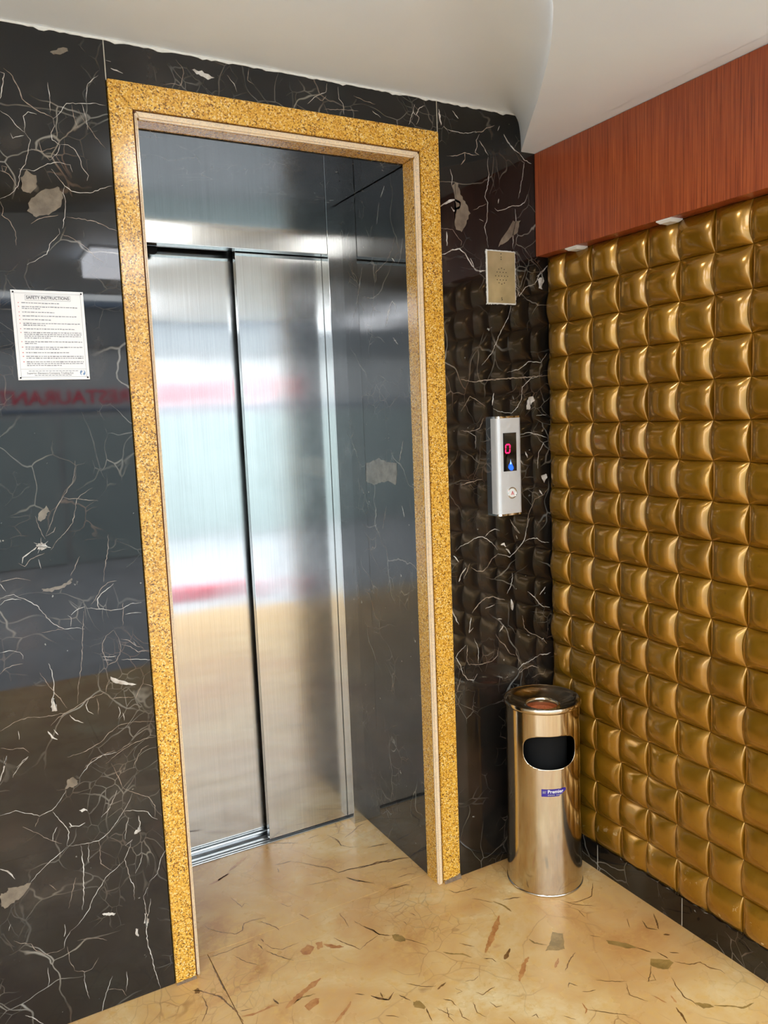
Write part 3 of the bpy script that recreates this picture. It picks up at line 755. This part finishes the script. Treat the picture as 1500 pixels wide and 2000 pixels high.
# ------------------------------------------------------------------ larger veins of the stone, inlaid as thin ribbons (millimetres in the plane of each slab)
VEIN_WALL = '''
d 0.7 273,1423 270,1401 262,1368 250,1356 235,1333 223,1316 212,1291 202,1266 193,1248
d 0.6 307,1355 284,1342 269,1330 264,1305 256,1275 239,1255 220,1238 201,1214
d 0.5 239,1338 252,1332 269,1332 290,1327 318,1322
w 1.8 186,1223 171,1225 153,1212 139,1203 136,1189
d 0.5 128,1191 141,1181 155,1197 187,1208
w 0.7 172,1195 176,1172
q 0.0 170,1229 178,1234 187,1231 193,1225 189,1219 181,1216 173,1220
w 0.9 165,1236 180,1226
w 0.9 182,1246 181,1226
w 0.9 197,1236 183,1225
w 0.9 202,1219 184,1223
w 0.9 172,1209 180,1222
d 0.7 174,1298 179,1272 185,1253 191,1241
p 0.0 200,1321 205,1306 197,1296 186,1282 178,1289 183,1305
d 0.6 193,1248 211,1257 216,1268
d 0.7 86,1151 105,1154 120,1156 135,1152 151,1146
w 0.7 85,1148 91,1136 96,1128
w 0.8 82,1111 96,1117 112,1118 134,1104 159,1085 171,1064 183,1047 193,1033 216,1017 244,1016 261,1010
w 0.7 81,1097 91,1106 108,1108 127,1103
d 0.7 164,1017 188,1018 216,1018
w 0.7 230,1021 233,1043 225,1050
w 0.8 233,1049 247,1060 266,1065
w 0.6 269,1061 301,1054 326,1046 352,1046 375,1056 402,1056
d 0.6 265,1191 253,1170 240,1145
p 0.0 173,1124 197,1123 225,1128 243,1141 241,1130 224,1121 196,1113 176,1116
d 0.6 335,1237 330,1191 320,1154 315,1120
d 0.5 280,1067 292,1080 308,1105 324,1117 346,1119
w 1.5 301,1052 296,1064 297,1080 307,1092 330,1106 338,1113
d 0.4 357,1061 355,1032 352,1004
w 0.4 360,1031 377,1032 400,1029
d 0.6 329,996 310,984 300,966 298,947 305,925 308,909 327,914 339,931 343,954 339,975 329,996
w 0.8 297,933 317,929 331,929
w 0.6 298,925 320,919
d 0.6 344,970 364,963 378,948 397,937
w 1.2 375,957 380,948
d 0.6 345,956 367,946 384,929 407,929 423,928
w 0.6 342,917 376,912 421,901
q 0.0 313,878 338,865 372,844 341,852 317,863
w 0.9 71,984 91,986 113,978 119,968 118,960
d 0.5 66,933 80,945 101,949 117,949
w 1.3 173,939 179,914 181,891 179,868 175,846 173,821
q 0.0 174,854 180,845 182,819 171,819 169,831
d 0.6 152,920 164,894 179,868 194,842 205,820
d 0.4 263,1054 257,1008 251,951 246,913 238,883 230,826
d 0.8 299,841 273,837 250,830 228,819 202,809 180,798 165,784
d 0.5 202,809 157,809 116,816 82,809 54,796
d 0.6 299,841 304,862 313,876
d 0.8 302,835 308,823 338,819 370,812
d 0.6 370,810 377,827 390,845 395,864
d 0.6 390,845 405,838 418,827
w 1.1 256,830 249,818 253,801 265,791
d 0.6 276,830 278,808 276,788
w 2.3 210,801 221,785 240,774
w 0.8 325,798 329,780 323,768
d 0.8 196,696 240,701 278,716 294,732 321,748 356,750 417,738
d 0.8 233,658 253,677 290,684 309,684
d 0.8 284,657 312,675 347,691 383,699 418,698
w 3.0 157,772 166,754 177,746
w 1.5 171,773 180,757
d 0.7 51,755 70,747 100,743 112,729
w 2.2 53,705 59,719 63,733
w 0.7 82,699 97,713 109,719
w 1.1 93,787 93,766
w 1.2 335,779 337,758
d 0.6 350,628 355,643 373,672 393,679
w 2.3 43,673 49,691 56,708 63,731
w 0.8 71,676 85,697 109,720
w 0.8 36,590 70,593 97,578 121,564 150,571 168,588 186,613
p 0.0 186,616 190,637 202,643 214,633 215,621 200,618
d 0.7 121,562 109,540
w 1.1 151,567 164,542 175,524 184,503 179,482 176,470
w 1.8 186,528 191,517 208,512 223,517
w 1.1 217,634 232,652 250,669 278,681 312,680
d 0.7 312,680 338,692 352,696
d 0.7 297,654 308,621 316,596 319,584
d 0.6 319,584 342,566 383,539 396,513 393,482
w 0.9 342,562 330,539 314,517 291,489 272,472 251,460 224,462 190,465 176,470
w 1.1 318,520 339,517 359,509 377,501 386,484 400,474
w 0.8 176,468 157,455 136,443 119,430 102,418 86,401
p 0.0 86,401 82,388 63,372 40,362 25,356 16,370 19,396 31,394 38,403 60,402
w 2.4 24,458 39,448 48,435 54,422
d 0.6 82,548 99,534 117,519 138,498 165,479
w 0.6 158,525 148,510 145,492
w 1.1 305,580 293,557 280,534 262,520
w 0.6 227,461 221,408
w 1.4 208,461 210,397 207,375 205,330 198,291
d 0.4 190,381 177,340 166,306
w 1.1 307,388 285,372 260,358 244,336 225,312 213,285 198,268 183,254 166,245
w 0.8 166,245 153,227 148,206
d 0.6 252,459 252,429 251,399 265,383 278,371
w 0.7 331,435 320,411 309,391 315,366 318,338 327,312 325,273
w 1.5 353,498 355,474 346,453
q 0.0 353,467 355,457 346,452 339,452 343,460
w 0.6 328,501 320,477 315,444
w 0.7 333,438 314,427
w 0.9 354,393 349,371 333,345
w 0.6 416,385 401,366 389,326 366,310
w 1.5 361,296 349,276 352,248 352,216 349,181 350,137 358,97 362,59 369,28 373,2
q 0.0 349,225 356,224 357,202 352,188 344,203
w 0.6 366,263 360,229 353,211
q 0.0 245,262 259,264 276,253 269,249 252,255
q 0.0 321,195 330,190 327,169 322,175
q 0.0 211,554 224,554 230,547 220,547
d 0.6 38,267 53,254 75,245 85,223 103,206 129,202 148,206
d 0.6 156,207 157,172 167,137
d 0.6 180,213 204,212 230,202 250,188
w 0.6 190,124 188,98 191,73 196,47
d 0.4 167,137 190,124 207,125 226,149
w 1.1 256,86 243,59 235,39 226,11 217,-13
d 0.7 236,54 253,51 277,39 286,17
w 0.8 291,85 292,63 285,30
w 1.8 46,65 61,54 73,38 85,25
w 2.3 382,-8 395,-3 418,-6
w 1.4 179,-7 196,-11
w 1.1 154,268 155,253 150,236
w 1.0 29,296 35,312
d 0.5 128,383 143,363
w 0.6 107,169 107,131 102,117
w 0.8 179,2209 196,2200 211,2180 226,2169
w 0.8 226,2169 228,2190 226,2204 237,2215 255,2212
d 1.6 194,2301 207,2292 219,2269 227,2241 244,2229 264,2217 289,2209
w 1.5 186,2292 195,2290 189,2264 181,2234
w 1.0 289,2207 309,2227 321,2245 355,2250 386,2255 409,2253
w 0.6 284,2286 286,2257 284,2220
w 0.8 289,2209 291,2191 282,2175 283,2160 299,2151 294,2135 274,2114
w 1.0 226,2169 237,2154 230,2131 222,2100 210,2084 202,2050 184,2030 162,2018
w 0.8 299,2152 317,2153 332,2143 341,2125 344,2106 357,2089 353,2077
w 1.0 207,2088 239,2087 269,2106 296,2112 318,2109 322,2093
w 1.1 276,2095 289,2078 302,2060 316,2050 335,2048 358,2050 386,2063 410,2071
w 0.8 302,2060 297,2044 301,2026 297,1995 289,1963
w 0.8 281,1963 282,1951 258,1926 250,1903 206,1877
d 0.7 286,1951 311,1942 337,1924 358,1902 377,1891
d 0.6 222,1969 241,1982 282,1993
d 0.7 300,1991 334,1988 365,1985 395,1971 414,1967
w 0.9 397,2319 383,2307 372,2296 367,2273 365,2254
d 0.6 332,2245 334,2219 343,2194
w 0.9 355,2249 361,2223 364,2193
d 0.7 345,2236 359,2208 373,2190 390,2166 401,2155
d 0.8 162,2013 167,1999 163,1983 179,1970 188,1948 187,1918
p 0.0 293,2350 313,2363 335,2368 332,2359 308,2348
d 0.8 168,2080 185,2074 203,2043
w 0.6 196,2164 200,2153 224,2162
d 0.6 255,2156 259,2131 274,2114
d 0.6 236,2135 259,2131 291,2146
d 0.9 584,2385 599,2368 601,2356 592,2327 567,2327 546,2320
q 0.0 621,2369 646,2369 680,2357 662,2352 637,2358
w 2.0 417,2355 428,2354
w 2.4 427,2339 454,2332
w 0.9 712,2370 729,2352 736,2333
d 0.9 772,2396 766,2366 784,2357
p 0.0 209,2069 224,2086 241,2076 243,2054 227,2038 210,2040
d 0.9 172,2091 182,2089 178,2079 173,2080 172,2091
p 0.0 222,2018 250,2044 287,2059 297,2040 291,2013 263,1992 234,1986 218,1996
w 0.9 930,2332 951,2352 987,2371 991,2393
d 0.7 956,2353 976,2347 987,2362
w 0.9 1024,2390 1025,2359 1037,2348 1038,2321
d 0.6 1070,2374 1101,2366 1138,2362
w 1.1 1127,2343 1153,2328
w 1.1 1267,2381 1260,2357 1244,2322
w 1.3 1270,2326 1280,2346 1271,2354 1284,2374 1301,2381
w 1.0 1260,2359 1271,2349
w 2.0 1396,2381 1416,2362
w 4.0 1348,2379 1355,2335
d 0.7 980,2326 1031,2333 1084,2336
w 1.2 1363,2334 1377,2326 1402,2324 1428,2323 1461,2328 1476,2333
d 1.6 1476,2332 1499,2335 1518,2349 1549,2361
w 1.5 1491,2328 1479,2309 1482,2292 1474,2273 1489,2268
w 1.6 1490,2310 1505,2294 1523,2270
w 1.3 1523,2267 1519,2246 1524,2217 1519,2186 1506,2149 1517,2132 1515,2111 1512,2081 1502,2059 1509,2035 1515,1999
w 2.9 1583,2340 1598,2318 1618,2302 1643,2290
w 1.6 1643,2290 1659,2274 1689,2265
w 1.3 1645,2272 1661,2265 1654,2230 1643,2183 1634,2155
w 1.6 1671,2171 1658,2145 1634,2133 1609,2131 1585,2120 1554,2111 1542,2119
w 1.6 1621,2123 1624,2086 1611,2048 1610,2002
p 0.0 1397,2180 1408,2178 1418,2147 1436,2122 1450,2096 1434,2065 1418,2040 1400,2042 1391,2056 1400,2101 1396,2145 1386,2167
w 1.2 1386,2167 1389,2196 1382,2216
w 4.9 1342,2105 1358,2115 1381,2126 1397,2130 1414,2123 1413,2111 1391,2097 1382,2108
w 2.8 1339,1967 1361,1974 1383,1985 1409,1989 1427,1978 1438,1961 1449,1947 1467,1929 1498,1931
d 1.5 1371,2252 1407,2256 1437,2269 1459,2265 1489,2268
d 2.4 1437,2269 1436,2248 1421,2232
d 1.2 1341,2043 1385,2044 1399,2027 1417,2011 1413,1998
w 2.7 1363,2036 1363,1995
p 0.0 1612,2086 1641,2091 1628,2053 1591,2025 1551,2004 1567,2030
w 1.6 1483,2081 1499,2076
w 2.2 1568,2362 1560,2346
w 2.0 1703,1922 1724,1936 1750,1960
w 2.6 1724,1936 1727,1904
d 0.9 1461,2106 1512,2129
w 1.9 1559,2148 1556,2133
w 1.4 1597,1828 1587,1795 1555,1747 1540,1719 1518,1681 1479,1643
d 2.5 1400,1602 1445,1594 1498,1598 1564,1602 1662,1606 1739,1610
w 1.3 1740,1681 1714,1652 1663,1655 1625,1631 1576,1621
w 1.4 1719,1613 1668,1599 1636,1575 1633,1541 1616,1512 1591,1493 1543,1500 1519,1510
w 2.4 1523,1558 1516,1520
d 1.2 1396,1504 1432,1550 1461,1535 1489,1516
q 0.0 1661,1540 1680,1544 1686,1530 1667,1518 1669,1503 1650,1501 1654,1521
d 1.2 1394,1446 1429,1442 1464,1450 1483,1482
w 1.0 1420,1442 1449,1427 1447,1388
w 1.5 1620,1423 1658,1429 1709,1417 1735,1408
w 1.5 1694,1310 1698,1360 1721,1394 1741,1398
w 1.0 1736,1483 1691,1482
w 3.0 1644,1368 1653,1347
w 2.5 1622,1344 1631,1329
d 1.6 1389,1278 1424,1285 1471,1291
d 1.2 1738,1241 1718,1222 1679,1210 1652,1161 1638,1092
w 3.5 1699,1239 1712,1222
d 1.5 1576,1154 1594,1122 1613,1102
w 1.5 1620,1895 1631,1858 1656,1887 1694,1898 1720,1938 1752,1958
q 0.0 1707,1913 1726,1924 1735,1910 1722,1895 1728,1883 1712,1885
q 0.0 1706,1284 1729,1292 1735,1276 1719,1262
w 1.9 1446,1964 1462,1934 1484,1926 1502,1931
w 1.6 1362,1072 1378,1086 1410,1094 1434,1106 1461,1109 1481,1101 1505,1081 1524,1059
w 1.3 1473,1106 1494,1122 1514,1128 1534,1120
w 4.6 1537,1074 1550,1076 1557,1065
w 4.0 1557,1059 1565,1054 1575,1040
w 4.0 1600,1098 1604,1087
w 2.0 1524,1046 1544,1040 1573,1030 1594,1044 1616,1062 1633,1080 1642,1110 1656,1149
w 1.3 1580,1143 1601,1121 1615,1103
w 1.7 1633,1074 1655,1081 1685,1080 1706,1065 1737,1059
d 1.6 1419,1016 1438,1002 1462,997 1482,1008 1499,1032 1524,1046
w 2.9 1354,1060 1373,1038
w 3.8 1399,1017 1379,995 1371,976
d 1.6 1415,1029 1390,983
w 1.7 1580,978 1582,961 1575,935 1558,910
w 7.4 1574,890 1578,873 1579,852
d 2.3 1418,867 1443,893 1471,909 1504,909 1528,897 1549,891
w 1.7 1470,874 1507,882
w 3.0 1542,810 1525,789
w 2.0 1518,833 1535,830
d 1.7 1619,828 1626,786 1648,765 1674,753 1704,734 1721,716
w 4.8 1639,759 1647,756
w 5.5 1700,733 1708,736
d 1.7 1509,785 1524,758 1545,741 1565,709 1586,699
w 1.6 1391,768 1363,750 1351,735 1369,705 1376,677 1395,653 1419,648 1432,666
d 1.3 1397,767 1393,717 1405,698
w 1.3 1423,786 1438,749 1437,699
d 1.7 1397,703 1441,695 1490,696 1515,712 1518,739
w 2.0 1690,683 1659,671 1615,662 1597,647
d 1.4 1598,661 1602,678 1590,705 1591,719
w 2.1 1739,681 1716,678 1690,683
d 2.1 1597,633 1623,646 1658,650 1684,638
w 2.7 1719,911 1694,887
w 1.7 1642,905 1672,883 1689,859 1706,846 1737,838
w 2.0 1414,854 1404,806 1421,820
w 3.2 1334,903 1348,875 1366,839
d 1.3 1368,665 1351,625
d 1.4 1653,608 1684,616 1706,612 1715,628
'''
VEIN_REV = '''
p 0.0 2410,1342 2354,1352 2317,1362 2266,1351 2199,1351 2197,1312 2212,1278 2262,1288 2315,1281 2361,1270 2416,1280
w 2.8 2202,1837 2235,1782
w 3.3 2153,1422 2182,1353
w 3.3 2176,1214 2163,1179
w 3.2 2193,1742 2163,1719
d 1.7 2277,1206 2310,1126
w 1.6 2379,1989 2411,1920 2433,1873 2462,1835
w 2.9 2212,2203 2237,2175
w 1.5 2249,2164 2269,2102
w 1.4 2112,2026 2130,1972 2145,1958
d 1.5 2159,2043 2176,2009 2215,1978 2294,1956
w 3.2 2182,1982 2165,1967
w 2.6 2170,1813 2171,1841 2188,1854 2213,1829 2238,1786
'''
VEIN_FLOOR = '''
r 7.3 626,2434 640,2434 666,2445 705,2462
f 2.1 553,2232 559,2209 589,2171 622,2143 643,2149 657,2177 685,2179 725,2169
f 2.4 701,2161 721,2133 733,2110 736,2090
f 2.0 499,2088 530,2085 569,2081 606,2085 653,2088
f 2.2 521,2051 520,2000 519,1963 521,1932 522,1908
f 3.4 446,1979 461,1969 486,1939 504,1914 510,1887 522,1846 525,1801
F 0.0 450,1980 459,1981 464,1967 457,1959 448,1966
f 4.0 676,2083 678,2065
f 2.0 661,2065 666,2034
f 2.0 678,2054 688,2027 713,2004 731,2007 764,2007
f 2.3 671,2024 690,1988 711,1958 722,1945
R 0.0 754,1972 781,1986 794,1967 776,1944 754,1951
R 0.0 805,1981 824,1976 817,1952 799,1950
f 2.5 817,2130 826,2109 833,2090
f 2.3 859,1972 875,1937 894,1904 900,1886
f 1.6 900,1886 926,1898 974,1913
f 3.2 956,1973 975,1931 979,1914 1000,1894
r 12.5 634,1787 676,1807 709,1821 757,1839
R 0.0 678,1766 707,1781 724,1774 712,1756 681,1747
r 4.9 528,1820 554,1812 583,1811 606,1813 622,1806
f 3.5 619,1836 624,1810
f 1.8 531,1840 561,1830
g 3.6 657,1790 685,1801 721,1793
r 7.1 720,1674 751,1692 774,1706 788,1720
f 1.8 809,1738 830,1722
f 2.8 842,1709 857,1691 875,1671
f 3.5 1026,2228 1042,2195 1068,2169 1087,2148
f 1.3 789,2213 803,2184 816,2183
f 1.7 665,2326 673,2295 678,2259 692,2274 701,2261
f 1.3 895,2257 942,2245 979,2239 1001,2234
f 0.8 582,2059 605,2011 633,1977
f 1.6 944,2011 956,1973
f 1.6 923,2071 923,2024 917,1990
f 1.8 436,1856 453,1878 463,1899 462,1946
r 10.1 822,1963 844,1935 867,1921
f 4.2 1083,2250 1123,2248 1156,2251 1187,2231 1229,2229 1259,2215
f 3.5 1052,2190 1069,2166
f 2.2 1113,2094 1142,2088 1177,2087
f 2.6 1270,1989 1276,1967 1302,1959 1336,1955 1355,1952
f 1.7 1305,1911 1326,1890 1346,1860
g 5.8 1353,1864 1363,1841 1368,1822 1368,1794
f 3.0 1382,1853 1414,1846 1437,1835
f 2.8 959,1973 972,1946 978,1916 1006,1892
G 0.0 1007,1894 1022,1889 1034,1869 1029,1849 1014,1851 1005,1867
f 2.3 1032,1858 1052,1831 1071,1801
g 4.5 1094,1752 1115,1729 1135,1717 1149,1691
f 1.9 1154,1759 1169,1739 1182,1724
r 12.3 1193,1687 1227,1714 1265,1746 1306,1780 1325,1798
G 0.0 1408,1656 1430,1635 1390,1583 1373,1587 1339,1605 1370,1623
g 3.9 1332,1668 1334,1646 1358,1621
f 8.5 1221,1637 1241,1650 1261,1664
r 9.1 1202,1548 1231,1573 1256,1595 1283,1610
f 1.8 943,1700 961,1680 983,1661 1005,1650
f 4.4 1002,1637 1013,1642 1034,1647
f 3.2 842,1711 854,1689 874,1673 899,1689
f 3.2 869,1708 865,1687
f 2.5 906,1673 921,1641
G 0.0 924,1634 942,1628 944,1599 936,1599 917,1616
f 2.7 941,1595 931,1553
f 2.6 1176,1671 1194,1657 1195,1640
f 1.7 841,1630 858,1617 867,1606
f 1.4 995,1601 1010,1586 1011,1563
f 1.4 1044,1617 1052,1597 1036,1598
f 1.4 1081,1576 1090,1559 1117,1565 1135,1566
f 1.4 1012,1551 1002,1525 1012,1503
f 1.4 988,1571 973,1543 975,1521
f 1.4 1091,1530 1094,1506 1109,1502
f 1.7 965,1580 975,1558 987,1539
f 1.5 1080,1624 1104,1615 1122,1622
f 1.7 1149,1434 1164,1435 1161,1421
f 1.4 1055,1552 1042,1516 1051,1494
f 1.3 1100,1464 1101,1437
f 2.1 1107,1952 1114,1932
f 1.6 1069,1929 1070,1906
f 2.4 1540,1735 1579,1723 1623,1723 1676,1772
f 1.9 1531,1759 1554,1717 1599,1679
f 1.4 1542,1697 1536,1657
f 3.1 1663,1556 1650,1527 1668,1503
f 3.5 1716,1561 1674,1503
G 0.0 1513,1549 1539,1525 1554,1500 1562,1479 1539,1490 1506,1534
f 3.0 1562,1479 1580,1445
f 2.2 1488,1588 1509,1567
G 0.0 1561,1428 1598,1397 1599,1383 1566,1375 1546,1388 1538,1407
f 3.4 1622,1419 1641,1403
f 2.4 1604,1387 1628,1357 1660,1348 1663,1321 1680,1300 1678,1284
f 1.6 1538,1407 1513,1387 1486,1370 1507,1363 1518,1384
f 2.3 1548,1348 1532,1315 1520,1280 1526,1261 1523,1244
G 0.0 1525,1255 1547,1241 1558,1222 1527,1230
g 3.9 1560,1224 1590,1203 1614,1181 1650,1178
r 4.3 1496,1305 1488,1279
f 5.3 1474,1269 1466,1243 1455,1220
f 2.4 1295,1463 1308,1474 1319,1454
f 1.6 1315,1433 1332,1423 1349,1419
f 1.6 1433,1396 1408,1359 1415,1355
f 1.2 1406,1367 1427,1326 1432,1320
r 6.8 1316,1538 1348,1562
f 2.1 1331,1515 1370,1540 1404,1556
r 2.7 1459,1325 1462,1307 1467,1292
f 1.5 1282,1381 1303,1360 1329,1334 1358,1310
r 3.1 1287,1403 1282,1381 1268,1372
f 2.5 1594,1437 1599,1404
f 5.3 1666,1480 1681,1470
f 1.3 1633,1587 1609,1552
f 1.5 1218,1394 1235,1369
f 1.2 1375,1446 1402,1423 1439,1399
f 2.9 853,2569 892,2564 934,2537 975,2511
f 2.5 1015,2517 1060,2522
f 2.4 1085,2505 1103,2450 1097,2415 1119,2385 1146,2373
f 2.8 853,2424 886,2418 910,2417
f 1.8 909,2413 927,2397 960,2356 1000,2310 1015,2267
f 1.8 854,2400 847,2376
f 2.7 1013,2264 1049,2265 1085,2255
r 8.2 658,2441 702,2459
r 8.5 707,2475 737,2494 787,2527
f 1.9 1090,2469 1100,2445 1097,2404
f 3.7 1013,2266 1053,2263 1097,2254 1142,2244 1199,2239 1251,2217
g 5.0 1025,2224 1042,2202 1066,2169
f 3.1 1168,2349 1204,2343 1244,2334
f 2.8 1111,2091 1142,2088 1182,2081
f 1.8 948,2369 973,2334 1001,2308 1013,2266
f 1.8 1168,2133 1206,2134 1224,2123
f 2.0 1129,2452 1170,2471 1211,2499 1246,2505
'''

def parse(txt):
    for line in txt.strip().split('\n'):
        h, w_, *pts = line.split(); yield h, float(w_)/1000, [tuple(int(c)/1000 for c in p.split(',')) for p in pts]
def ribbon(bm, pts, wd, place, rough=.35):
    P = [pts[0]]
    for a, b in zip(pts, pts[1:]):
        L = math.hypot(b[0]-a[0], b[1]-a[1]); n = max(1, int(L/.006))
        for k in range(1, n+1):
            t = k/n; j = 0 if k == n else rough*min(.004, L*.15)
            P.append((a[0]+(b[0]-a[0])*t+random.uniform(-j, j), a[1]+(b[1]-a[1])*t+random.uniform(-j, j)))
    N = len(P); prev = None
    for i, (x, y) in enumerate(P):
        a = P[max(i-1, 0)]; b = P[min(i+1, N-1)]; tx, ty_ = b[0]-a[0], b[1]-a[1]; L = math.hypot(tx, ty_) or 1
        tp = min(1, .25+1.6*min(i, N-1-i)/max(N-1, 1)*2); h = wd/2*tp*random.uniform(.55, 1.25)
        c = [bm.verts.new(place(x-ty_/L*h, y+tx/L*h)), bm.verts.new(place(x+ty_/L*h, y-tx/L*h))]
        if prev: bm.faces.new((prev[0], prev[1], c[1], c[0]))
        prev = c
def poly(bm, pts, place):
    P = []
    for a, b in zip(pts, pts[1:]+pts[:1]):
        for k in range(4):
            t = k/4; j = .0022
            P.append((a[0]+(b[0]-a[0])*t+random.uniform(-j, j), a[1]+(b[1]-a[1])*t+random.uniform(-j, j)))
    f = bm.faces.new([bm.verts.new(place(*p)) for p in P])
    bmesh.ops.triangulate(bm, faces=[f])
def inlay(rows, slab_of, place, mats, minw, kw):
    B = {}
    for h, w_, pts in rows:
        sl = slab_of(pts); key = (id(sl), h.lower()); B.setdefault(key, (sl, bmesh.new()))
        if h in mats['poly']: poly(B[key][1], pts, place)
        else: ribbon(B[key][1], pts, max(minw, w_*kw), place)
    for (i, h), (sl, bm) in B.items():
        o = obj('vein', bm, mats[h], sl); o['kind'] = 'stuff'
def wall_slab(pts):
    x = sum(p[0] for p in pts)/len(pts); z = sum(p[1] for p in pts)/len(pts)
    return SL['left'] if x < .414 else SL['right'] if x > 1.3415 else SL['top']
inlay(parse(VEIN_WALL), wall_slab, lambda a, b: (a, YA-.0003, min(b, ZC)), {'poly': 'pq', 'w': 'vein_white', 'd': 'vein_dim', 'p': 'vein_patch', 'q': 'vein_white'}, .0013, 1.35)
inlay(parse(VEIN_REV), lambda p: SL['rev'], lambda a, b: (1.2597, a, b), {'poly': 'pq', 'w': 'vein_white', 'd': 'vein_dim', 'p': 'vein_patch'}, .0013, 1.2)
def floor_slab(pts):
    y = sum(p[1] for p in pts)/len(pts); x = sum(p[0] for p in pts)/len(pts)
    return FT['thr'] if y > 2.102 else FT[(min(i for i in range(5) if x < xs_[i+1]), min(j for j in range(3) if y < ys_[j+1]))]
inlay(parse(VEIN_FLOOR), floor_slab, lambda a, b: (a, b, .0003), {'poly': 'FRG', 'f': 'fvein', 'r': 'fvein_red', 'g': 'fvein_green'}, .0022, 1.35)


# ------------------------------------------------------------------ recess lamp, then unseen lobby lamps added to brighten the room
def ceiling_lamp(x, y, z, s, mat, label, dp_=.09):
    t = empty('ceiling_lamp', (x, y, z)); t.matrix_world = Matrix.Translation((x, y, z))
    tag(t, label, 'light', 'square ceiling lamps')
    bm = bmesh.new(); box(bm, -s/2-.012, s/2+.012, -s/2-.012, s/2+.012, -.010, -.0005, bev=.002); obj('frame', bm, 'white', t)
    bm = bmesh.new(); box(bm, -s/2, s/2, -s/2, s/2, -dp_, -.0102, bev=.004); obj('diffuser', bm, mat, t)
ceiling_lamp(.76, 1.22, ZC, .22, 'lamp_warm', 'warm square ceiling lamp in the curved recess, mirrored in the steel transom', .06)
k = 0
for x, y in ((-.55, .20), (-.55, -.55), (.80, .15), (-1.9, -.15), (2.6, .6)):
    ceiling_lamp(x, y, ZL, .30, 'fill_cool', ['added square fill lamp left of the camera, close to the recess', 'added square fill lamp left of the camera, close to the street', 'added square fill lamp just right of the camera', 'added square fill lamp farthest to the left', 'added square fill lamp beyond the end of the gold wall'][k]); k += 1

# ------------------------------------------------------------------ rest of the lobby and the street behind the camera (seen mirrored in the doors and marble)
tag(mbox('wall_left', (-3.3, -3.2, -.85, 2.7, -.1, 2.5), 'wallpaint'), 'plain beige lobby wall opposite the gold padding', 'wall', kind='structure')
tag(mbox('wall_far', (4.0, 4.1, -.85, 2.7, -.1, 2.5), 'wallpaint'), 'plain beige lobby wall beyond the gold padding', 'wall', kind='structure')
tag(mbox('wall_side', (1.862, 4.0, 2.07, 2.7, 0, 2.42), 'wallpaint'), 'plain beige lobby wall behind the end of the gold padding', 'wall', kind='structure')
st = mbox('street', (-14, 18, -12, -.96, -.30, -.12), 'asphalt'); tag(st, 'grey paved street outside the lobby', 'street', kind='structure')
mbox('red_kerb', (1.5, 2.35, -2.05, -1.9, -.12, .0), 'red', st)
fc = empty('shopfront', (2, -6, 0)); fc.matrix_world = Matrix.Translation((2, -6, 0))
tag(fc, 'white shopfront with red RESTAURANT lettering across the street', 'building')
def fpart(name, b, mat):
    o = mbox(name, b, mat); o.parent = fc; o.matrix_parent_inverse = fc.matrix_world.inverted(); return o
fpart('wall', (-12, 16, -6.4, -6.0, -.12, 2.95), 'facade')
fpart('upper_wall', (-12, 16, -6.35, -5.92, 2.45, 2.9), 'facade_grey')
fpart('cornice', (-12, 16, -6.35, -5.85, 2.9, 2.97), 'dark_blue')
fpart('sign_rail', (-12, 16, -6.0, -5.96, 1.695, 1.730), 'dark_blue')
fpart('red_signboard', (2.55, 3.55, -6.0, -5.95, 1.84, 2.10), 'red')
fpart('red_signboard', (4.7, 5.9, -6.0, -5.95, 1.80, 2.16), 'red')
for i in range(14):
    fpart('shutter', (-6+i*1.2+.03, -6+(i+1)*1.2-.03, -6.0, -5.97, -.1, 1.62), 'facade_teal')
V, F = text_mesh('RESTAURANT', .225, 'CENTER', .004, 1.0)
xsz = max(a for a, b in V)-min(a for a, b in V); kx = 1.46/xsz
o = pyobj('lettering', [(1.31-a*kx, -5.985, 1.86+b) for a, b in V], F, 'red', None); o.parent = fc; o.matrix_parent_inverse = fc.matrix_world.inverted()

# tinted glass side light of the entrance, with a dark timber kick panel
def m_tint():
    t = NT('tinted_glass'); t.n.remove(t.b); out = t.n['Material Output']
    tr = t.node('ShaderNodeBsdfTransparent'); nz = t.noise(t.coords(), 2, 2)
    t.link(t.ramp(nz.outputs['Fac'], [(.3, (.58,.72,.72)), (.7, (.64,.78,.78))]), tr.inputs[0])
    gl = t.node('ShaderNodeBsdfGlossy'); gl.inputs['Roughness'].default_value = .02
    mx = t.node('ShaderNodeMixShader'); mx.inputs[0].default_value = .07
    t.link(tr.outputs[0], mx.inputs[1]); t.link(gl.outputs[0], mx.inputs[2]); t.link(mx.outputs[0], out.inputs[0]); return t.m
MAT['tint'] = m_tint(); MAT['darkwood'] = plain('dark_brown_timber', (74,50,34), .4)
wn = empty('window_1', (3.3, -.93, 0)); wn.matrix_world = Matrix.Translation((3.3, -.93, 0))
tag(wn, 'tinted glass entrance side light with dark timber kick panel', 'window', kind='structure')
for nm, b, mt in (('pane', (2.60, 3.97, -.935, -.925, .36, 2.25), 'tint'), ('kick_panel', (2.58, 3.99, -.95, -.90, -.012, .36), 'darkwood'), ('window_frame', (2.575, 2.605, -.95, -.90, .36, 2.29), 'alu')):
    o = mbox(nm, b, mt, bev=.001); o.parent = wn; o.matrix_parent_inverse = wn.matrix_world.inverted()
